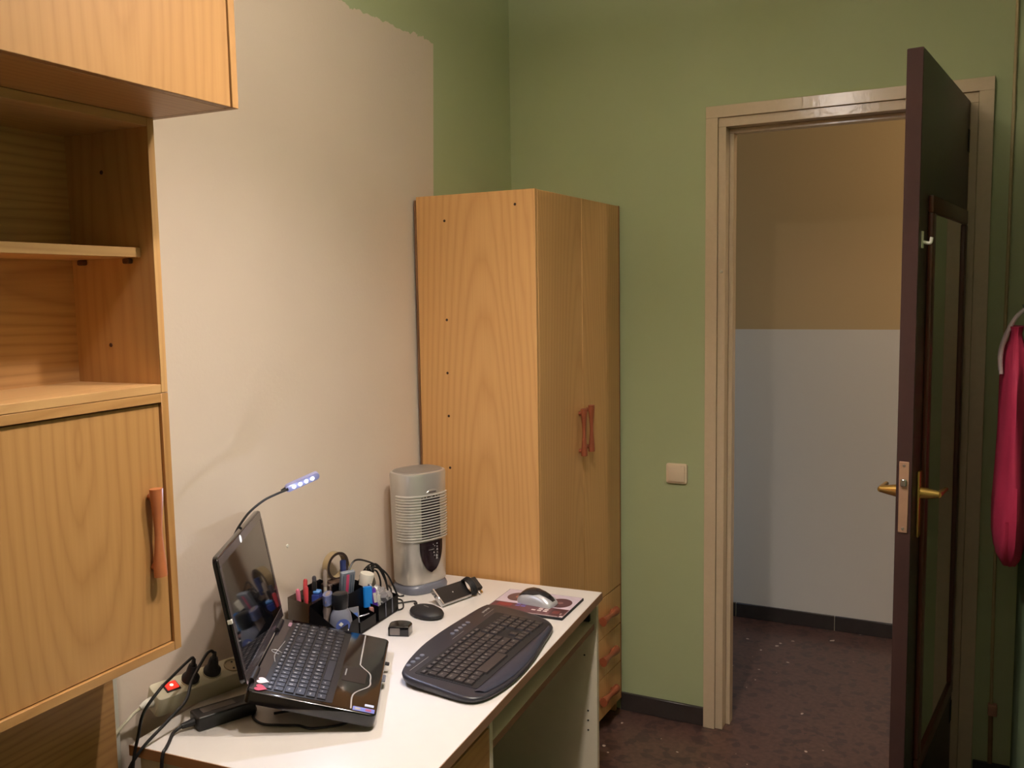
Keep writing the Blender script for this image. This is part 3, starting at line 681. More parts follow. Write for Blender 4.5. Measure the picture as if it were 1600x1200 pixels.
decal('panel_line_print', rc(.068, .106, -.074, -.030), (76, 46, 50), .0075); decal('screen_print', rc(.074, .094, -.064, -.042), (120, 62, 60), .0076)
decal('white_corner_print', rc(.103, .112, -.083, -.074), (230, 210, 206), .0076); decal('white_bar_print', rc(.098, .103, -.066, -.055), (200, 170, 165), .0076)
decal('base_line_print', rc(.0, .10, -.0835, -.0815), (220, 196, 192), .0076)
ms = thing('mouse', 'silver cordless mouse with a dark top resting on the mouse pad', 'mouse', (.497, -.872, .698), math.radians(-6))
# long axis local x; nose towards +x
def msec(x, w_, z0_, z1_, n=20, p=2.4):
    out = []
    for i in range(n):
        a = PI*i/(n-1); c_, s_ = math.cos(a), math.sin(a)
        out.append((x, w_*math.copysign(abs(c_)**(2/p), c_), z0_+(z1_-z0_)*abs(s_)**(2/p)))
    return out
prof = [(-.058, .006, .0, .006), (-.056, .018, 0, .014), (-.048, .026, 0, .024), (-.036, .030, 0, .033), (-.018, .031, 0, .0385), (.0, .0295, 0, .0385), (.018, .0285, 0, .034), (.034, .029, 0, .027), (.046, .0275, 0, .020), (.055, .022, 0, .013), (.058, .012, 0, .007)]
obj('base_shell', loft(bm_(), [msec(*q) for q in prof]), m_silver_d, ms, ang=60)
top = bmesh.new(); NS = 12; rws = []
for (x, w_, a, h) in prof[1:-1]:
    sec = []
    lo = .42+.26*abs(x)/.055 if x > 0 else .30
    lo += .16
    for i in range(NS+1):
        t_ = lo*PI/2+(PI-lo*PI)*i/NS
        c_, s_ = math.cos(t_), math.sin(t_)
        sec.append(top.verts.new((x*1.0, w_*1.03*math.copysign(abs(c_)**(2/2.4), c_), h*1.035*abs(s_)**(2/2.4)+.0006)))
    rws.append(sec)
for a, b2 in zip(rws, rws[1:]):
    for i in range(NS): top.faces.new((a[i], a[i+1], b2[i+1], b2[i]))
bmesh.ops.recalc_face_normals(top, faces=top.faces[:])
obj('top_shell', merge(bm_(), top), m_mouse_dark, ms, ang=60, label='dark glossy top shell')
obj('scroll_wheel', lathe(bm_(), [(0, -.003), (.008, -.003), (.0085, 0), (.008, .003), (0, .003)], 16, T4((.040, 0, .0205)) @ R4(PI/2, 'X')), m_black, ms)

# ------------------------------------------------------------------ heater
ht = thing('fan_heater', 'silver upright fan heater with louvred front against the wardrobe side', 'heater', (.108, -.872, .69), math.radians(-21))
# local +x = front. superellipse plan
def hout(a, sx, sy, p=2.7):
    c_, s_ = math.cos(a), math.sin(a)
    return (sx*math.copysign(abs(c_)**(2/p), c_), sy*math.copysign(abs(s_)**(2/p), s_))
HP = [2*PI*i/56 for i in range(56)]
def hsec(z, sx, sy, tiltx=0): return [(hout(a, sx, sy)[0], hout(a, sx, sy)[1], z+tiltx*hout(a, sx, sy)[0]) for a in HP]
obj('base', loft(bm_(), [hsec(.001, .064, .078), hsec(.012, .066, .0795), hsec(.020, .063, .077), hsec(.029, .056, .070)]), m_base_grey, ht, ang=60)
HS = [(.027, .056, .074), (.034, .060, .0775), (.12, .0615, .079), (.2, .063, .0805), (.30, .0645, .082), (.352, .0655, .083), (.359, .0635, .081), (.361, .058, .075)]
obj('body', loft(bm_(), [hsec(*q) for q in HS]), m_silver, ht, ang=50)
obj('top_cap', loft(bm_(), [hsec(.361, .0575, .0745), hsec(.3635, .055, .072), hsec(.3625, .05, .066)]), plain('cap_silver', (150, 146, 140), .4, .4), ht, ang=60)
obj('outlet', loft(bm_(), [[(hout(a, .0640, .0815)[0]+.0003, hout(a, .0640, .0815)[1], z) for a in [(-.32+.62*i/8) for i in range(9)]]+[(.055, hout(.3, .06, .0815)[1], z), (.055, hout(-.32, .06, .0815)[1], z)] for z in (.165, .295)]), plain('outlet_dark', (40, 26, 32), .7), ht)
m_louver = plain('louver_silver', (226, 222, 214), .3, .35)
for i in range(17):
    z = .160+i*.0083; sx, sy = .0636+.0016*i/17, .0812+.0014*i/17
    A = [-1.55+2.45*j/30 for j in range(31)]
    o_ = [hout(a, sx+.0032, sy+.0032) for a in A]; q_ = [hout(a, sx-.004, sy-.004) for a in A]
    pts = o_+q_[::-1]
    obj('louver', prism(bm_(), pts, z, z+.0028), m_louver, ht)
pp = []
for i in range(25):
    v = i/24; pp.append(v)
pb = bmesh.new()
rows_ = []
for j in range(13):
    v = j/12; z = .063+.092*v; hw = .40*math.sin(min(1, v*1.15)*PI/2)**.75+.01
    rr = []
    for i in range(9):
        a = -.02+hw*(2*i/8-1); a *= 1.0
        x, y = hout(a, .0632+.001, .0805+.001); rr.append(pb.verts.new((x+.0004, y, z)))
    rows_.append(rr)
for a, b2 in zip(rows_, rows_[1:]):
    for i in range(8): pb.faces.new((a[i], a[i+1], b2[i+1], b2[i]))
bmesh.ops.recalc_face_normals(pb, faces=pb.faces[:])
r_ = bmesh.ops.solidify(pb, geom=pb.faces[:], thickness=.0012)
cp = obj('control_panel', merge(bm_(), pb), plain('panel_black_gloss', (36, 24, 28), .15), ht, label='black shield shaped control panel')
def onfront(y, z, o_=.0025):
    return (.0640+.001+o_-.05*abs(y)**1.5, y, z)
for k_, (y, z, r__) in enumerate(((.015, .147, .002), (.001, .146, .0018), (.015, .138, .0022), (.015, .129, .003), (.015, .120, .0022), (.013, .111, .004), (.013, .103, .0032), (.003, .122, .0022), (.004, .113, .0022), (.006, .141, .0016))):
    obj('indicator', lathe(bm_(), [(0, 0), (r__, 0), (r__, .0006), (0, .0006)], 12, T4(onfront(y, z)) @ R4(PI/2, 'Y')), plain('indicator_grey', (160, 156, 156), .4), cp)
obj('indicator_bar', box(bm_(), .0672, .0678, -.016, .004, .131, .1325), plain('indicator_bar_grey', (140, 136, 136), .4), cp)
lg = bm_(); prism(lg, [(.021*math.cos(a), .011*math.sin(a)) for a in [PI*i/14 for i in range(15)]], 0, .003, .001, 1, T4((.0625, .004, .300)) @ R4(PI/2, 'Z') @ R4(PI/2, 'X'))
lo_ = obj('badge', lg, m_silver, ht)
obj('badge_mark', box(bm_(), .0655, .0661, -.010, .017, .3015, .3045), plain('badge_dark', (70, 60, 62), .5), lo_)

# ------------------------------------------------------------------ hard drive in dock, oval receiver, small case
hdv = thing('portable_drive', 'black and silver portable drive lying tilted with its cord wound round it', 'hard drive', (.262, -.918, .69), math.radians(74))
# local x along length
HM = T4((0, 0, .0225)) @ R4(math.radians(38), 'X')
obj('case', box(bm_(), -.075, .035, -.027, .027, -.007, .006, .002, 1, HM), m_black, hdv)
obj('silver_edge', (lambda b: (box(b, -.079, -.073, -.029, .029, -.0075, .0075, .001, 1, HM), box(b, -.074, .034, -.0295, -.0262, -.0075, .0075, .001, 1, HM), b)[-1])(bm_()), m_chrome, hdv)
obj('indicator', lathe(bm_(), [(0, .006), (.002, .006), (.002, .0068), (0, .0068)], 10, HM @ T4((-.02, 0, 0))), m_legend, hdv)
obj('plug_block', box(bm_(), .058, .088, -.020, .024, -.006, .010, .003, 1, HM), m_black, hdv)
obj('plug_pin', box(bm_(), .066, .071, -.034, -.0205, -.001, .003, .0006, 1, HM), m_chrome, hdv, label='chrome plug pin')
obj('plug_pin', box(bm_(), .078, .082, -.031, -.0205, -.001, .003, .0006, 1, HM), m_brass, hdv)
cb = bm_()
for q in range(4):
    rr = .024+.0012*q; pts = []
    for i in range(17):
        a = 2*PI*i/16; pts.append((.036+.0055*q+.002*math.sin(a), rr*math.cos(a)*1.05, .002+rr*.62*math.sin(a)+.003))
    tube(cb, pts, .0028, 7, 2, mat=HM)
obj('wound_cord', cb, m_cable, hdv)

ov = thing('receiver', 'oval black keyboard receiver on the desk in front of the heater', 'receiver', (.2525, -1.068, .69), math.radians(-20))
obj('shell', lathe(bm_(), [(0, .0005), (.046, .0005), (.0525, .004), (.0535, .009), (.0505, .0145), (.038, .021), (.018, .0245), (0, .0252)], 40, sx=1.08, sy=.74), m_black_m, ov, ang=60)
o = obj('marking', box(bm_(), -.012, .008, -.001, .0012, .0242, .0254), m_legend2, ov)
tag(obj('receiver_cable', tube(bm_(), [(.205, -1.045, .700), (.184, -1.025, .700), (.183, -1.01, .694), (.165, -.995, .694), (.138, -1.018, .693), (.12, -1.045, .693), (.155, -1.075, .693), (.164, -1.052, .693), (.125, -1.0, .693), (.10, -1.0, .694), (.06, -1.0, .694), (.03, -.985, .694), (.012, -.95, .694)], .0021, 7, 8), m_cable), 'thin black receiver cord looping on the desk towards the wall', 'cable')

sm = thing('small_case', 'small black D-shaped case alone on the desk beside the laptop', 'case', (.262, -1.213, .69), math.radians(20))
sp_ = [(-.027, -.022), (.027, -.022), (.030, .008)]+[(.030*math.cos(a), .008+.022*math.sin(a)) for a in [PI*i/12 for i in range(1, 12)]]+[(-.030, .008)]
obj('shell', prism(bm_(), sp_, .0006, .026, .004, 3), m_piano, sm)
obj('end_face', box(bm_(), -.022, .004, -.0228, -.0218, .004, .022, .001, 1), plain('grey_end', (120, 110, 104), .3), sm)

# ------------------------------------------------------------------ power strip, plugs, adapter, cords
ps = thing('power_strip', 'cream power strip with red lit switch lying between desk and wall', 'power strip', (.074, -1.715, .69), math.radians(75))
PM = T4((0, 0, .031)) @ R4(math.radians(22), 'X')
ps_b = obj('housing', prism(bm_(), arc_rect(.118, .027, .010, 4), -.022, .024, .004, 2, PM), m_cream_p, ps)
for i, x in enumerate((-.034, .018, .070)):
    obj('socket', lathe(bm_(), [(0, .0245), (.016, .0245), (.0175, .0265), (.020, .0265), (.020, .0238), (0, .0238)], 24, PM @ T4((x, 0, 0))), m_cream_p if i < 2 else plain('socket_recess', (176, 160, 128), .5), ps)
    for yy in (-.0095, .0095):
        obj('socket_hole', lathe(bm_(), [(0, .0246), (.0025, .0246), (.0025, .0252), (0, .0252)], 10, PM @ T4((x+yy*.3, yy, 0))), m_black_m, ps)
sw_b = obj('switch_frame', box(bm_(), -.094, -.062, -.014, .014, .0238, .0262, .0008, 1, PM), m_black_m, ps)
obj('switch', box(bm_(), -.091, -.065, -.011, .011, .0262, .0292, .001, 1, PM), emis('red_neon', (255, 60, 40), .9, (200, 20, 20)), sw_b, label='red glowing rocker switch')
obj('neon_spot', lathe(bm_(), [(0, .0292), (.004, .0292), (.003, .0302), (0, .0304)], 12, PM @ T4((-.078, 0, 0))), emis('neon_hot', (255, 190, 150), 3.0), sw_b)
obj('cord_boot', tube(bm_(), [(-.116, 0, 0), (-.132, 0, -.002), (-.142, 0, -.006)], lambda t: .012-.006*t, 12, 4, mat=PM), m_white_p, ps)
PSM = ps.matrix_basis if False else (T4(Vector((.074, -1.715, .69))) @ R4(math.radians(75), 'Z') @ PM)
def wpt(x, y, z): return PSM @ Vector((x, y, z))
def plug(x, label, lean):
    o_ = wpt(x, 0, .0268); p = thing('plug', label, 'plug', tuple(o_), 0, 'plugs in the power strip')
    up = (PSM.to_3x3() @ Vector((lean, 0, 1))).normalized(); q = up.to_track_quat('Z', 'Y').to_matrix().to_4x4()
    obj('plug_body', lathe(bm_(), [(0, 0), (.0185, 0), (.019, .006), (.016, .011), (.0125, .016), (.0105, .030), (.0085, .038), (0, .040)], 22, q), m_black_m, p)
    obj('strain_relief', tube(bm_(), [up*.036, up*.046+Vector((0, 0, 0)), up*.054], lambda t: .006-.002*t, 10, 3), m_black, p)
    return o_+up*.052
e1 = plug(-.034, 'black plug in the strip socket nearest the red switch', .0)
e2 = plug(.018, 'black plug in the middle socket of the power strip', -.05)
tag(obj('plug_cable', tube(bm_(), [e1, e1+Vector((.004, -.012, .008)), (.1303, -1.8509, .80), (.148, -1.90, .795), (.146, -1.938, .765), (.1383, -1.9476, .72), (.1307, -1.9575, .66), (.12, -1.965, .50), (.11, -1.97, .25)], .0033, 8, 8), m_cable), 'black cord arching from the plug nearest the red switch down past the desk end', 'cable')
tag(obj('plug_cable', tube(bm_(), [e2, e2+Vector((-.002, -.010, .008)), e2+Vector((-.002, -.028, .0)), (.138, -1.805, .775), (.1552, -1.8405, .75), (.150, -1.885, .725), (.137, -1.949, .684), (.114, -1.964, .62), (.10, -1.965, .45), (.09, -1.97, .25)], .0033, 8, 8), m_cable), 'black cord from the middle plug passing diagonally over the power strip', 'cable')
tag(obj('strip_cord', tube(bm_(), [wpt(-.14, 0, -.006), wpt(-.16, 0, -.02), (.022, -1.925, .665), (.02, -1.95, .60), (.02, -1.94, .35)], .0035, 8, 8), m_cream_p), 'cream cord of the power strip dropping behind the desk end', 'cable')
ad = thing('power_adapter', 'black laptop power brick lying beside the power strip', 'power adapter', (.192, -1.775, .69), math.radians(66))
obj('brick', box(bm_(), -.062, .062, -.0255, .0255, .0006, .030, .004, 3), m_black, ad)
obj('rating_label', box(bm_(), -.045, .025, -.008, .016, .0300, .0304), plain('rating_grey', (92, 84, 78), .4), ad, label='grey rating label')
obj('inlet', tube(bm_(), [(-.060, 0, .014), (-.075, 0, .013), (-.088, 0, .012)], lambda t: .0085-.003*t, 10, 3), m_black_m, ad)
tag(obj('adapter_cord', tube(bm_(), [(.156, -1.856, .702), (.154, -1.875, .697), (.172, -1.903, .6945), (.186, -1.924, .6945), (.190, -1.936, .688), (.188, -1.940, .65), (.18, -1.942, .5), (.175, -1.945, .3)], .0036, 8, 8), m_cable), 'black mains cord from the power brick falling over the desk end', 'cable')
tag(obj('charging_cord', tube(bm_(), [(.217, -1.716, .704), (.232, -1.722, .697), (.2473, -1.7478, .694), (.2877, -1.7636, .694), (.3278, -1.7511, .694), (.36, -1.738, .694), (.3969, -1.7341, .694), (.4428, -1.6882, .694), (.42, -1.65, .694), (.33, -1.67, .694), (.28, -1.72, .696)], .0026, 8, 8), m_cable), 'thin black charging cord looping under the laptop', 'cable')

# ------------------------------------------------------------------ desk organiser and its contents
og = thing('desk_organizer', 'black and smoky plastic desk organizer crammed with small items against the wall', 'desk organizer', (.093, -1.222, .69), math.radians(4))
m_smoke = plain('smoky_amber_plastic', (92, 66, 34), .15, trans=.55)
def cup(b, x0, x1, y0, y1, z0, hf, hb_, th=.0022, open_top=True):
    # walls; hf: height at x1 (front), hb_: height at x0 (back)
    def quad(pts): 
        tt = bmesh.new(); vs = [tt.verts.new(p) for p in pts]; tt.faces.new(vs); bmesh.ops.solidify(tt, geom=tt.faces[:], thickness=th); merge(b, tt)
    quad([(x0, y0, z0), (x1, y0, z0), (x1, y0, hf), (x0, y0, hb_)]); quad([(x0, y1, z0), (x1, y1, z0), (x1, y1, hf), (x0, y1, hb_)])
    quad([(x0, y0, z0), (x0, y1, z0), (x0, y1, hb_), (x0, y0, hb_)]); quad([(x1, y0, z0), (x1, y1, z0), (x1, y1, hf), (x1, y0, hf)])
    box(b, x0, x1, y0, y1, z0, z0+.002)
    return b
m_org = plain('organizer_black', (20, 19, 22), .3)
obj('base', box(bm_(), -.08, .078, -.15, .152, .0006, .004, .001, 1), m_org, og)
obj('rear_cup', cup(bm_(), -.075, -.012, -.148, -.075, .004, .105, .115), m_smoke, og, label='amber smoky cup holding pens')
obj('rear_cup', cup(bm_(), -.075, -.012, -.072, -.005, .004, .105, .12), m_org, og)
obj('front_cup', cup(bm_(), -.009, .074, -.148, -.052, .004, .048, .10), m_org, og)
obj('front_tray', cup(bm_(), .034, .076, -.048, .03, .004, .032, .045), m_org, og)
obj('tall_cup', cup(bm_(), -.02, .032, -.030, .040, .004, .098, .112), m_org, og)
obj('end_tray', cup(bm_(), -.075, .076, .045, .150, .004, .046, .075), m_org, og)
for yy in (.08, .115):
    obj('divider', box(bm_(), .072, .0775, yy, yy+.003, .004, .044), m_base_grey, og)
OGM = T4(Vector((.093, -1.222, .69))) @ R4(math.radians(4), 'Z')
def og_pt(x, y, z): return OGM @ Vector((x, y, z))
def pen(x, y, lean, L, body, cap, label, group='pens in the desk organizer', r=.0050, z0=.008):
    L *= .94
    t_ = thing('pen', label, 'pen', tuple(og_pt(x, y, z0)), math.radians(4), group)
    d = Vector((lean[0], lean[1], 1)).normalized(); q = d.to_track_quat('Z', 'Y').to_matrix().to_4x4()
    obj('barrel', lathe(bm_(), [(0, 0), (.0015, .003), (r, .014), (r, L*.72), (0, L*.72)], 10, q), body, t_)
    obj('cap', lathe(bm_(), [(0, L*.7), (r*1.15, L*.7), (r*1.15, L*.97), (r*.7, L), (0, L)], 10, q), cap, t_)
    return t_
m_redp = plain('red_plastic', (180, 62, 66), .3); m_pinkp = plain('pink_plastic', (206, 110, 128), .3); m_bluep = plain('navy_plastic', (38, 52, 112), .3); m_clear = plain('clear_pen', (176, 160, 150), .2, trans=.3)
pen(-.054, -.122, (.06, -.16), .140, m_clear, m_pinkp, 'pink capped pen leftmost in the amber cup')
pen(-.040, -.118, (.0, .02), .138, m_redp, m_redp, 'red pen standing in the amber cup')
pen(-.056, -.108, (-.02, .12), .150, m_clear, m_redp, 'clear pen with red cap in the middle of the amber cup')
pen(-.036, -.092, (.02, .02), .146, m_redp, m_black, 'red pen with black cap towards the front of the amber cup')
pen(-.050, -.058, (.02, -.08), .152, m_clear, plain('dark_grey_cap', (72, 70, 76), .4), 'clear pen with grey cap in the black rear cup')
pen(-.040, -.035, (.0, .04), .158, plain('translucent_pen', (196, 186, 170), .3), m_clear, 'pale translucent pen beside the tape roll')
def item(name, label, cat, x, y, z, rz=0, group=None): return thing(name, label, cat, tuple(og_pt(x, y, z)), rz, group)
t_ = item('blue_case', 'navy blue case with light blue top in the black rear cup', 'case', -.026, -.090, .02, .3)
obj('case_body', box(bm_(), -.010, .010, -.014, .016, -.012, .092, .003, 2), m_bluep, t_); obj('case_top', box(bm_(), -.009, .009, -.006, .014, .0922, .100, .002, 1), plain('light_blue', (78, 130, 190), .3), t_)
t_ = item('tissue_packet', 'grey crumpled plastic packet standing in the front cup', 'packet', .012, -.112, .006, .5)
pk = bm_(); sec = []
for i in range(9):
    z = .118*i/8; wv = .022+.003*math.sin(i*2.1); th_ = .008+.003*math.sin(i*1.3+1)
    sec.append([(th_*math.cos(a)+.010*i/8, wv*math.sin(a)*(1+.12*math.sin(3*a+i)), z) for a in [2*PI*k_/14 for k_ in range(14)]])
loft(pk, sec); obj('packet_body', pk, plain('crumpled_grey_film', (140, 122, 112), .3, noise=.2, nscale=60), t_)
obj('packet_band', loft(bm_(), [[(.0118*math.cos(a)+.0085, .0255*math.sin(a), z) for a in [2*PI*k_/14 for k_ in range(14)]] for z in (.092, .117)]), plain('blue_grey_band', (96, 104, 138), .3), t_)
t_ = item('correction_bottle', 'white capped grey bottle in the front cup behind the spray bottle', 'bottle', .020, -.076, .006, 0)
obj('bottle_body', lathe(bm_(), [(0, 0), (.014, 0), (.015, .01), (.015, .065), (.012, .075), (0, .075)], 20), plain('taupe_bottle', (132, 120, 112), .3), t_)
obj('bottle_cap', lathe(bm_(), [(0, .075), (.0125, .075), (.011, .088), (.003, .106), (0, .106)], 16), m_white_p, t_)
t_ = item('spray_bottle', 'grey bottle with black cap and blue round label at the front of the organizer', 'bottle', .048, -.094, .008, math.radians(-40)); t_.scale = (1.25, 1.25, 1.22)
obj('bottle_body', loft(bm_(), [[(sx*math.cos(a), sy*math.sin(a), z) for a in [2*PI*k_/24 for k_ in range(24)]] for z, sx, sy in ((0, .015, .019), (.004, .018, .023), (.035, .0185, .0235), (.050, .017, .021), (.060, .0135, .0155), (.063, .0125, .0135))]), plain('silver_grey_bottle', (128, 128, 138), .28, .2), t_)
obj('bottle_cap', loft(bm_(), [[(r*math.cos(a), r*1.15*math.sin(a), z) for a in [2*PI*k_/24 for k_ in range(24)]] for z, r in ((.062, .0130), (.066, .0142), (.088, .0152), (.094, .0140), (.096, .011))]), m_black, t_)
lb = obj('round_label', lathe(bm_(), [(0, 0), (.0145, 0), (.0145, .0006), (0, .0006)], 26, T4((.0182, 0, .030)) @ R4(PI/2, 'Y')), plain('blue_label', (78, 92, 150), .35), t_)
obj('label_diamond', box(bm_(), .0189, .0195, -.0035, .0035, -.0035, .0035, mat=T4((0, -.004, .034)) @ R4(PI/4, 'X')), m_white_p, lb)
obj('label_dot', box(bm_(), .0189, .0195, -.002, .002, -.0015, .0015, mat=T4((0, .009, .020))), m_white_p, lb)
obj('label_dot', box(bm_(), .0189, .0195, -.002, .002, -.0015, .0015, mat=T4((0, -.010, .020))), m_white_p, lb)
t_ = item('blister_pack', 'flat clear and blue packet propped behind the spray bottle', 'packet', .055, -.040, .012, math.radians(-35))
obj('card', box(bm_(), -.001, .001, -.014, .014, 0, .055, .0005, 1, R4(-.18, 'Y')), plain('grey_card', (120, 118, 124), .3), t_); obj('blue_print', box(bm_(), .0012, .0018, -.004, .010, .022, .040, mat=R4(-.18, 'Y')), plain('blue_print_ink', (70, 100, 170), .3), t_)
t_ = item('tape_roll', 'brown roll of parcel tape standing upright at the back of the organizer', 'tape', -.058, .046, .112, math.radians(80))
tm = T4((0, 0, .033)) @ R4(PI/2, 'X')
rb = bmesh.new(); RR = []
for r, z in ((.0375, -.011), (.0375, .011), (.0325, .011), (.0325, -.011)):
    RR.append([rb.verts.new((r*math.cos(2*PI*i/40), r*math.sin(2*PI*i/40), z)) for i in range(40)])
for j in range(4):
    a, b2 = RR[j], RR[(j+1) % 4]
    for i in range(40): rb.faces.new((a[i], a[(i+1) % 40], b2[(i+1) % 40], b2[i]))
bmesh.ops.recalc_face_normals(rb, faces=rb.faces[:]); obj('tape_ring', merge(bm_(), rb, tm), plain('tan_tape', (158, 138, 104), .3), t_)
rb = bmesh.new(); RR = []
for r, z in ((.0385, -.0125), (.0385, -.0105), (.0315, -.0105), (.0315, -.0125)):
    RR.append([rb.verts.new((r*math.cos(2*PI*i/40), r*math.sin(2*PI*i/40), z+.023)) for i in range(40)])
for j in range(4):
    a, b2 = RR[j], RR[(j+1) % 4]
    for i in range(40): rb.faces.new((a[i], a[(i+1) % 40], b2[(i+1) % 40], b2[i]))
bmesh.ops.recalc_face_normals(rb, faces=rb.faces[:]); obj('ring_edge', merge(bm_(), rb, tm), plain('dark_rim', (56, 42, 36), .4), t_, label='dark rim of the roll')
t_ = item('tape_stand', 'brown box the tape roll leans on in the organizer', 'box', -.050, -.002, .006, 0)
obj('box_body', box(bm_(), -.018, .016, -.012, .045, 0, .105, .003, 1), plain('dark_brown_card', (70, 52, 42), .6), t_)
t_ = item('refill_box', 'clear box of pencil leads with a pink strip in the tall cup', 'refill box', .002, .004, .086, math.radians(-28))
bx = R4(.22, 'Y')
obj('box_body', box(bm_(), -.007, .007, -.020, .020, .0, .066, .002, 1, bx), plain('blue_grey_clear', (132, 140, 152), .2, trans=.2), t_)
obj('pink_strip', box(bm_(), .0072, .0080, -.006, .002, .002, .060, mat=bx), plain('hot_pink', (206, 70, 110), .4), t_)
for q in (.008, .014, -.014):
    obj('lead_line', box(bm_(), .0072, .0078, q-.0014, q+.0014, .004, .058, mat=bx), plain('dark_slate', (72, 84, 100), .4), t_)
t_ = item('marker', 'dark blue marker standing behind the refill box', 'marker', -.045, .064, .006, 0)
obj('barrel', lathe(bm_(), [(0, 0), (.0078, 0), (.0078, .105), (0, .105)], 16), m_bluep, t_); obj('cap', lathe(bm_(), [(0, .105), (.0086, .105), (.0086, .146), (.0078, .149), (0, .149)], 16), plain('navy_cap', (46, 58, 104), .4), t_)
t_ = item('red_lid', 'small red bottle top between refill box and white cap', 'bottle top', .010, .052, .070, 0)
obj('lid_body', lathe(bm_(), [(0, 0), (.010, 0), (.010, .020), (.008, .023), (0, .023)], 18), plain('tomato_red', (206, 66, 48), .4), t_); obj('neck', lathe(bm_(), [(0, -.062), (.007, -.062), (.007, 0), (0, 0)], 14), plain('amber_neck', (120, 90, 60), .3), t_)
t_ = item('glue_stick', 'fat white capped tube tilted at the back of the organizer', 'glue stick', -.010, .088, .012, 0)
gq = R4(.20, 'Y') @ R4(-.1, 'X')
obj('tube_body', lathe(bm_(), [(0, 0), (.011, 0), (.011, .07), (0, .07)], 18, gq), plain('beige_tube', (190, 176, 150), .4), t_)
obj('cap', lathe(bm_(), [(0, .060), (.0160, .060), (.0205, .102), (.0190, .106), (0, .106)], 20, gq), m_white_p, t_)
t_ = item('lighter', 'bright blue lighter sticking up at the front of the organizer', 'lighter', .042, .047, .040, math.radians(-48))
obj('lighter_body', prism(bm_(), arc_rect(.007, .0125, .006, 5), 0, .056, .003, 2, R4(-.05, 'Y')), plain('bright_blue', (28, 118, 196), .25), t_)
t_ = item('usb_stick', 'purple memory stick with a white label beside the blue lighter', 'memory stick', .040, .078, .030, math.radians(-45))
obj('stick_body', prism(bm_(), arc_rect(.006, .0125, .005, 5), 0, .052, .004, 2, R4(.12, 'X')), plain('violet_plastic', (84, 48, 150), .3), t_); obj('white_label', box(bm_(), .0061, .0066, .003, .011, .012, .040, mat=R4(.12, 'X')), m_white_p, t_); obj('connector', box(bm_(), -.003, .003, -.006, .004, .052, .066, .0005, 1, R4(.12, 'X')), m_chrome, t_)
t_ = item('pink_eraser', 'dull pink eraser below the blue lighter', 'eraser', .055, .047, .022, math.radians(-35))
obj('eraser_body', box(bm_(), -.006, .006, -.009, .009, 0, .020, .003, 2), plain('dull_pink', (160, 112, 104), .6), t_)
t_ = item('plastic_bag', 'crumpled clear plastic bag in the end tray of the organizer', 'bag', .030, .118, .006, 0)
cbm = bmesh.new(); bmesh.ops.create_icosphere(cbm, subdivisions=3, radius=1)
for v in cbm.verts:
    f = 1+.22*math.sin(7*v.co.x+3*v.co.z)+.18*math.sin(9*v.co.y+5*v.co.x)+.1*random.random()
    v.co = Vector((v.co.x*.034*f, v.co.y*.026*f, .034+v.co.z*.030*f))
obj('bag_film', merge(bm_(), cbm), plain('clear_film', (150, 146, 146), .15, noise=.3, nscale=40), t_, ang=15)
t_ = item('white_card', 'small white card tucked in the end tray', 'card', .045, .092, .008, math.radians(-30))
obj('card', box(bm_(), -.0007, .0007, -.008, .008, 0, .050), m_white_p, t_)
t_ = item('mesh_pouch', 'grey mesh pouch bulging behind the end tray near the heater', 'pouch', -.048, .186, .0, 0)
cbm = bmesh.new(); bmesh.ops.create_icosphere(cbm, subdivisions=3, radius=1)
for v in cbm.verts:
    f = 1+.12*math.sin(6*v.co.x+4*v.co.z)+.1*math.sin(8*v.co.y)
    v.co = Vector((v.co.x*.022*f, v.co.y*.030*f, .047+v.co.z*.041*f))
obj('pouch_body', merge(bm_(), cbm), plain('grey_mesh_cloth', (104, 96, 84), .7, noise=.25, nscale=80), t_, ang=30)
t_ = item('metal_clip', 'shiny metal clip lying at the front corner of the organizer', 'clip', .066, -.020, .036, math.radians(40))
obj('clip_body', tube(bm_(), [(-.014, 0, 0.002), (.0, .002, .004), (.018, .0, .010)], lambda t: .0035-.002*t, 8, 4), m_chrome, t_)
# headphone cords draped over the rear
def dr(pts, r=.0030): return tube(bm_(), [og_pt(*p) for p in pts], r, 7, 7)
DR = [([(.058, -1.160, .815), (.06, -1.127, .838), (.06, -1.068, .818), (.06, -1.016, .787), (.068, -.986, .757), (.080, -.975, .722), (.094, -.972, .6935), (.110, -.965, .6935)], 'thick black cord arching highest over the back of the organizer towards the heater'),
      ([(.058, -1.050, .800), (.060, -1.030, .800), (.064, -1.006, .776), (.072, -1.000, .745), (.080, -1.004, .715), (.082, -1.000, .6935), (.095, -.985, .6935)], 'black cord dropping steeply from the dark bundle to the desk beside the heater base'),
      ([(.062, -1.060, .790), (.072, -1.045, .785), (.078, -1.036, .755), (.078, -1.040, .72), (.070, -1.050, .705)], 'short black cord hanging across the grey mesh pouch'),
      ([(.055, -1.045, .795), (.056, -1.010, .780), (.062, -.990, .742), (.070, -.985, .705), (.060, -.960, .6935), (.040, -.930, .6935), (.012, -.905, .6935)], 'black cord running behind the others to the wall behind the heater')]
for pts, lb_ in DR: tag(obj('cable', tube(bm_(), pts, .0027, 7, 7), m_cable), lb_, 'cable', 'cords draped behind the organizer')
t_ = item('cable_bundle', 'black bundled clump of cable behind the white cap', 'cable', -.030, .178, .085, 0)
cbb = bm_()
for q in range(5):
    tube(cbb, [(.014*math.cos(a+q)+.003*q-.006, .020*math.sin(a+q*.7), .010+.012*math.sin(a*1.0+q*1.7)) for a in [2*PI*i/10 for i in range(11)]], .0024, 6, 3)
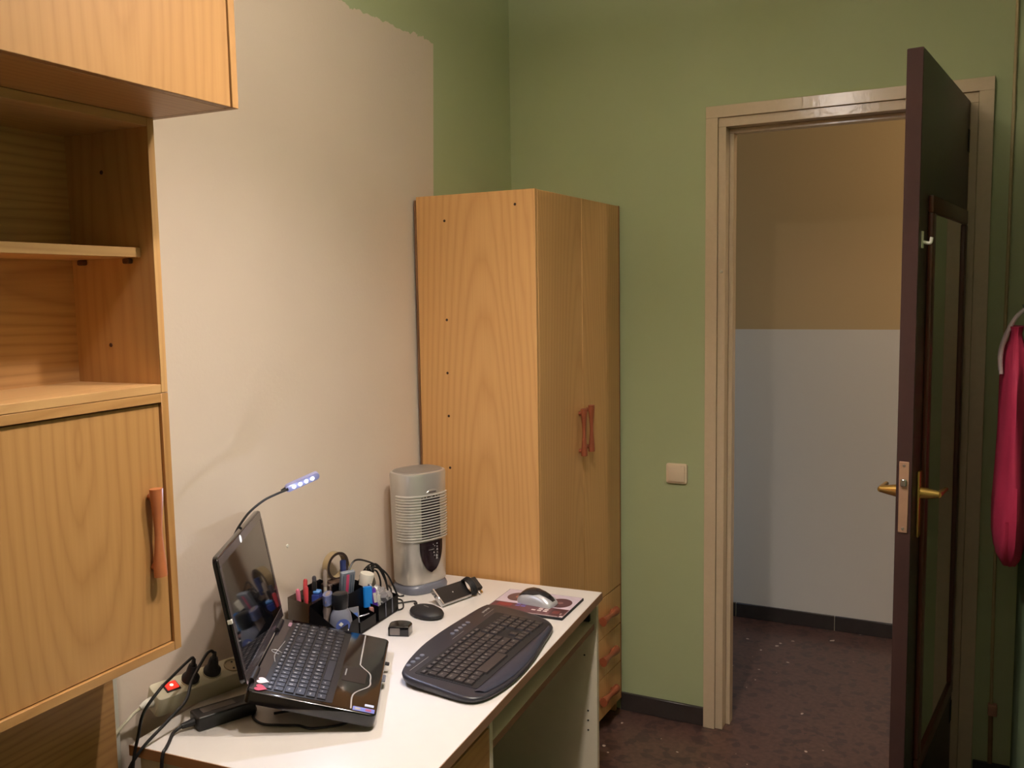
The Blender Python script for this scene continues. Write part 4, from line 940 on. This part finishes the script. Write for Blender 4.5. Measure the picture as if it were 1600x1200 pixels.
obj('coils', cbb, m_cable, t_); obj('tie', box(bm_(), -.010, .012, -.006, .006, .004, .022, .003, 1), m_black_m, t_)
tag(obj('yellow_wire', dr([(-.052, .070, .120), (-.056, .088, .136), (-.050, .098, .142), (-.054, .108, .128), (-.044, .100, .118)], .0014), plain('yellow_green_wire', (160, 156, 50), .4)), 'thin yellow green wire poking out behind the white cap', 'wire')

# ------------------------------------------------------------------ pink bag on the right wall
kp = NT('magenta_cloth', .75); P = kp.obj()
n_ = kp.n('ShaderNodeTexNoise', i_Vector=P); n_.inputs['Scale'].default_value = 9; n_.inputs['Detail'].default_value = 5
kp.link(kp.mix(n_.outputs[0], lin((150, 26, 62)), lin((188, 44, 82))), kp.b.inputs['Base Color']); kp.bump(n_.outputs[0], .5, .01)
bg = thing('drawstring_bag', 'magenta cloth drawstring bag hanging on the right wall by the door frame', 'bag', (1.673, -.385, .826))
secs = []
PR = [(0, .008, .05), (.018, .024, .12), (.045, .036, .165), (.09, .043, .19), (.15, .045, .20), (.24, .041, .195), (.34, .037, .185), (.44, .035, .17), (.53, .033, .15), (.575, .027, .11), (.60, .017, .06), (.615, .014, .05), (.635, .018, .06)]
for z, sx, sy in PR:
    sec = []
    for i in range(36):
        a = 2*PI*i/36; f = 1+.05*math.sin(5*a+z*9)+.035*math.sin(11*a-z*14)
        x = sx*math.cos(a)*f-.0; sec.append((min(x, XR-1.673-.001), sy*math.sin(a)*f, z))
    secs.append(sec)
obj('sack', loft(bm_(), secs), kp.m, bg, ang=60)
m_cordw = plain('grey_white_cord', (176, 160, 158), .6)
for dy in (-.03, .02):
    obj('drawcord', tube(bm_(), [(-.034, dy*2-.03, .515), (-.036, dy*2-.02, .56), (-.026, dy, .605), (-.004, dy*.4, .655), (.020, .03, .68)], .005, 8, 6), m_cordw, bg)
tag(obj('wall_hook', tube(bm_(), [(XR, -.355, 1.512), (XR-.020, -.355, 1.502), (XR-.026, -.355, 1.517)], .004, 8, 4), m_chrome), 'metal hook on the right wall holding the magenta bag', 'hook')
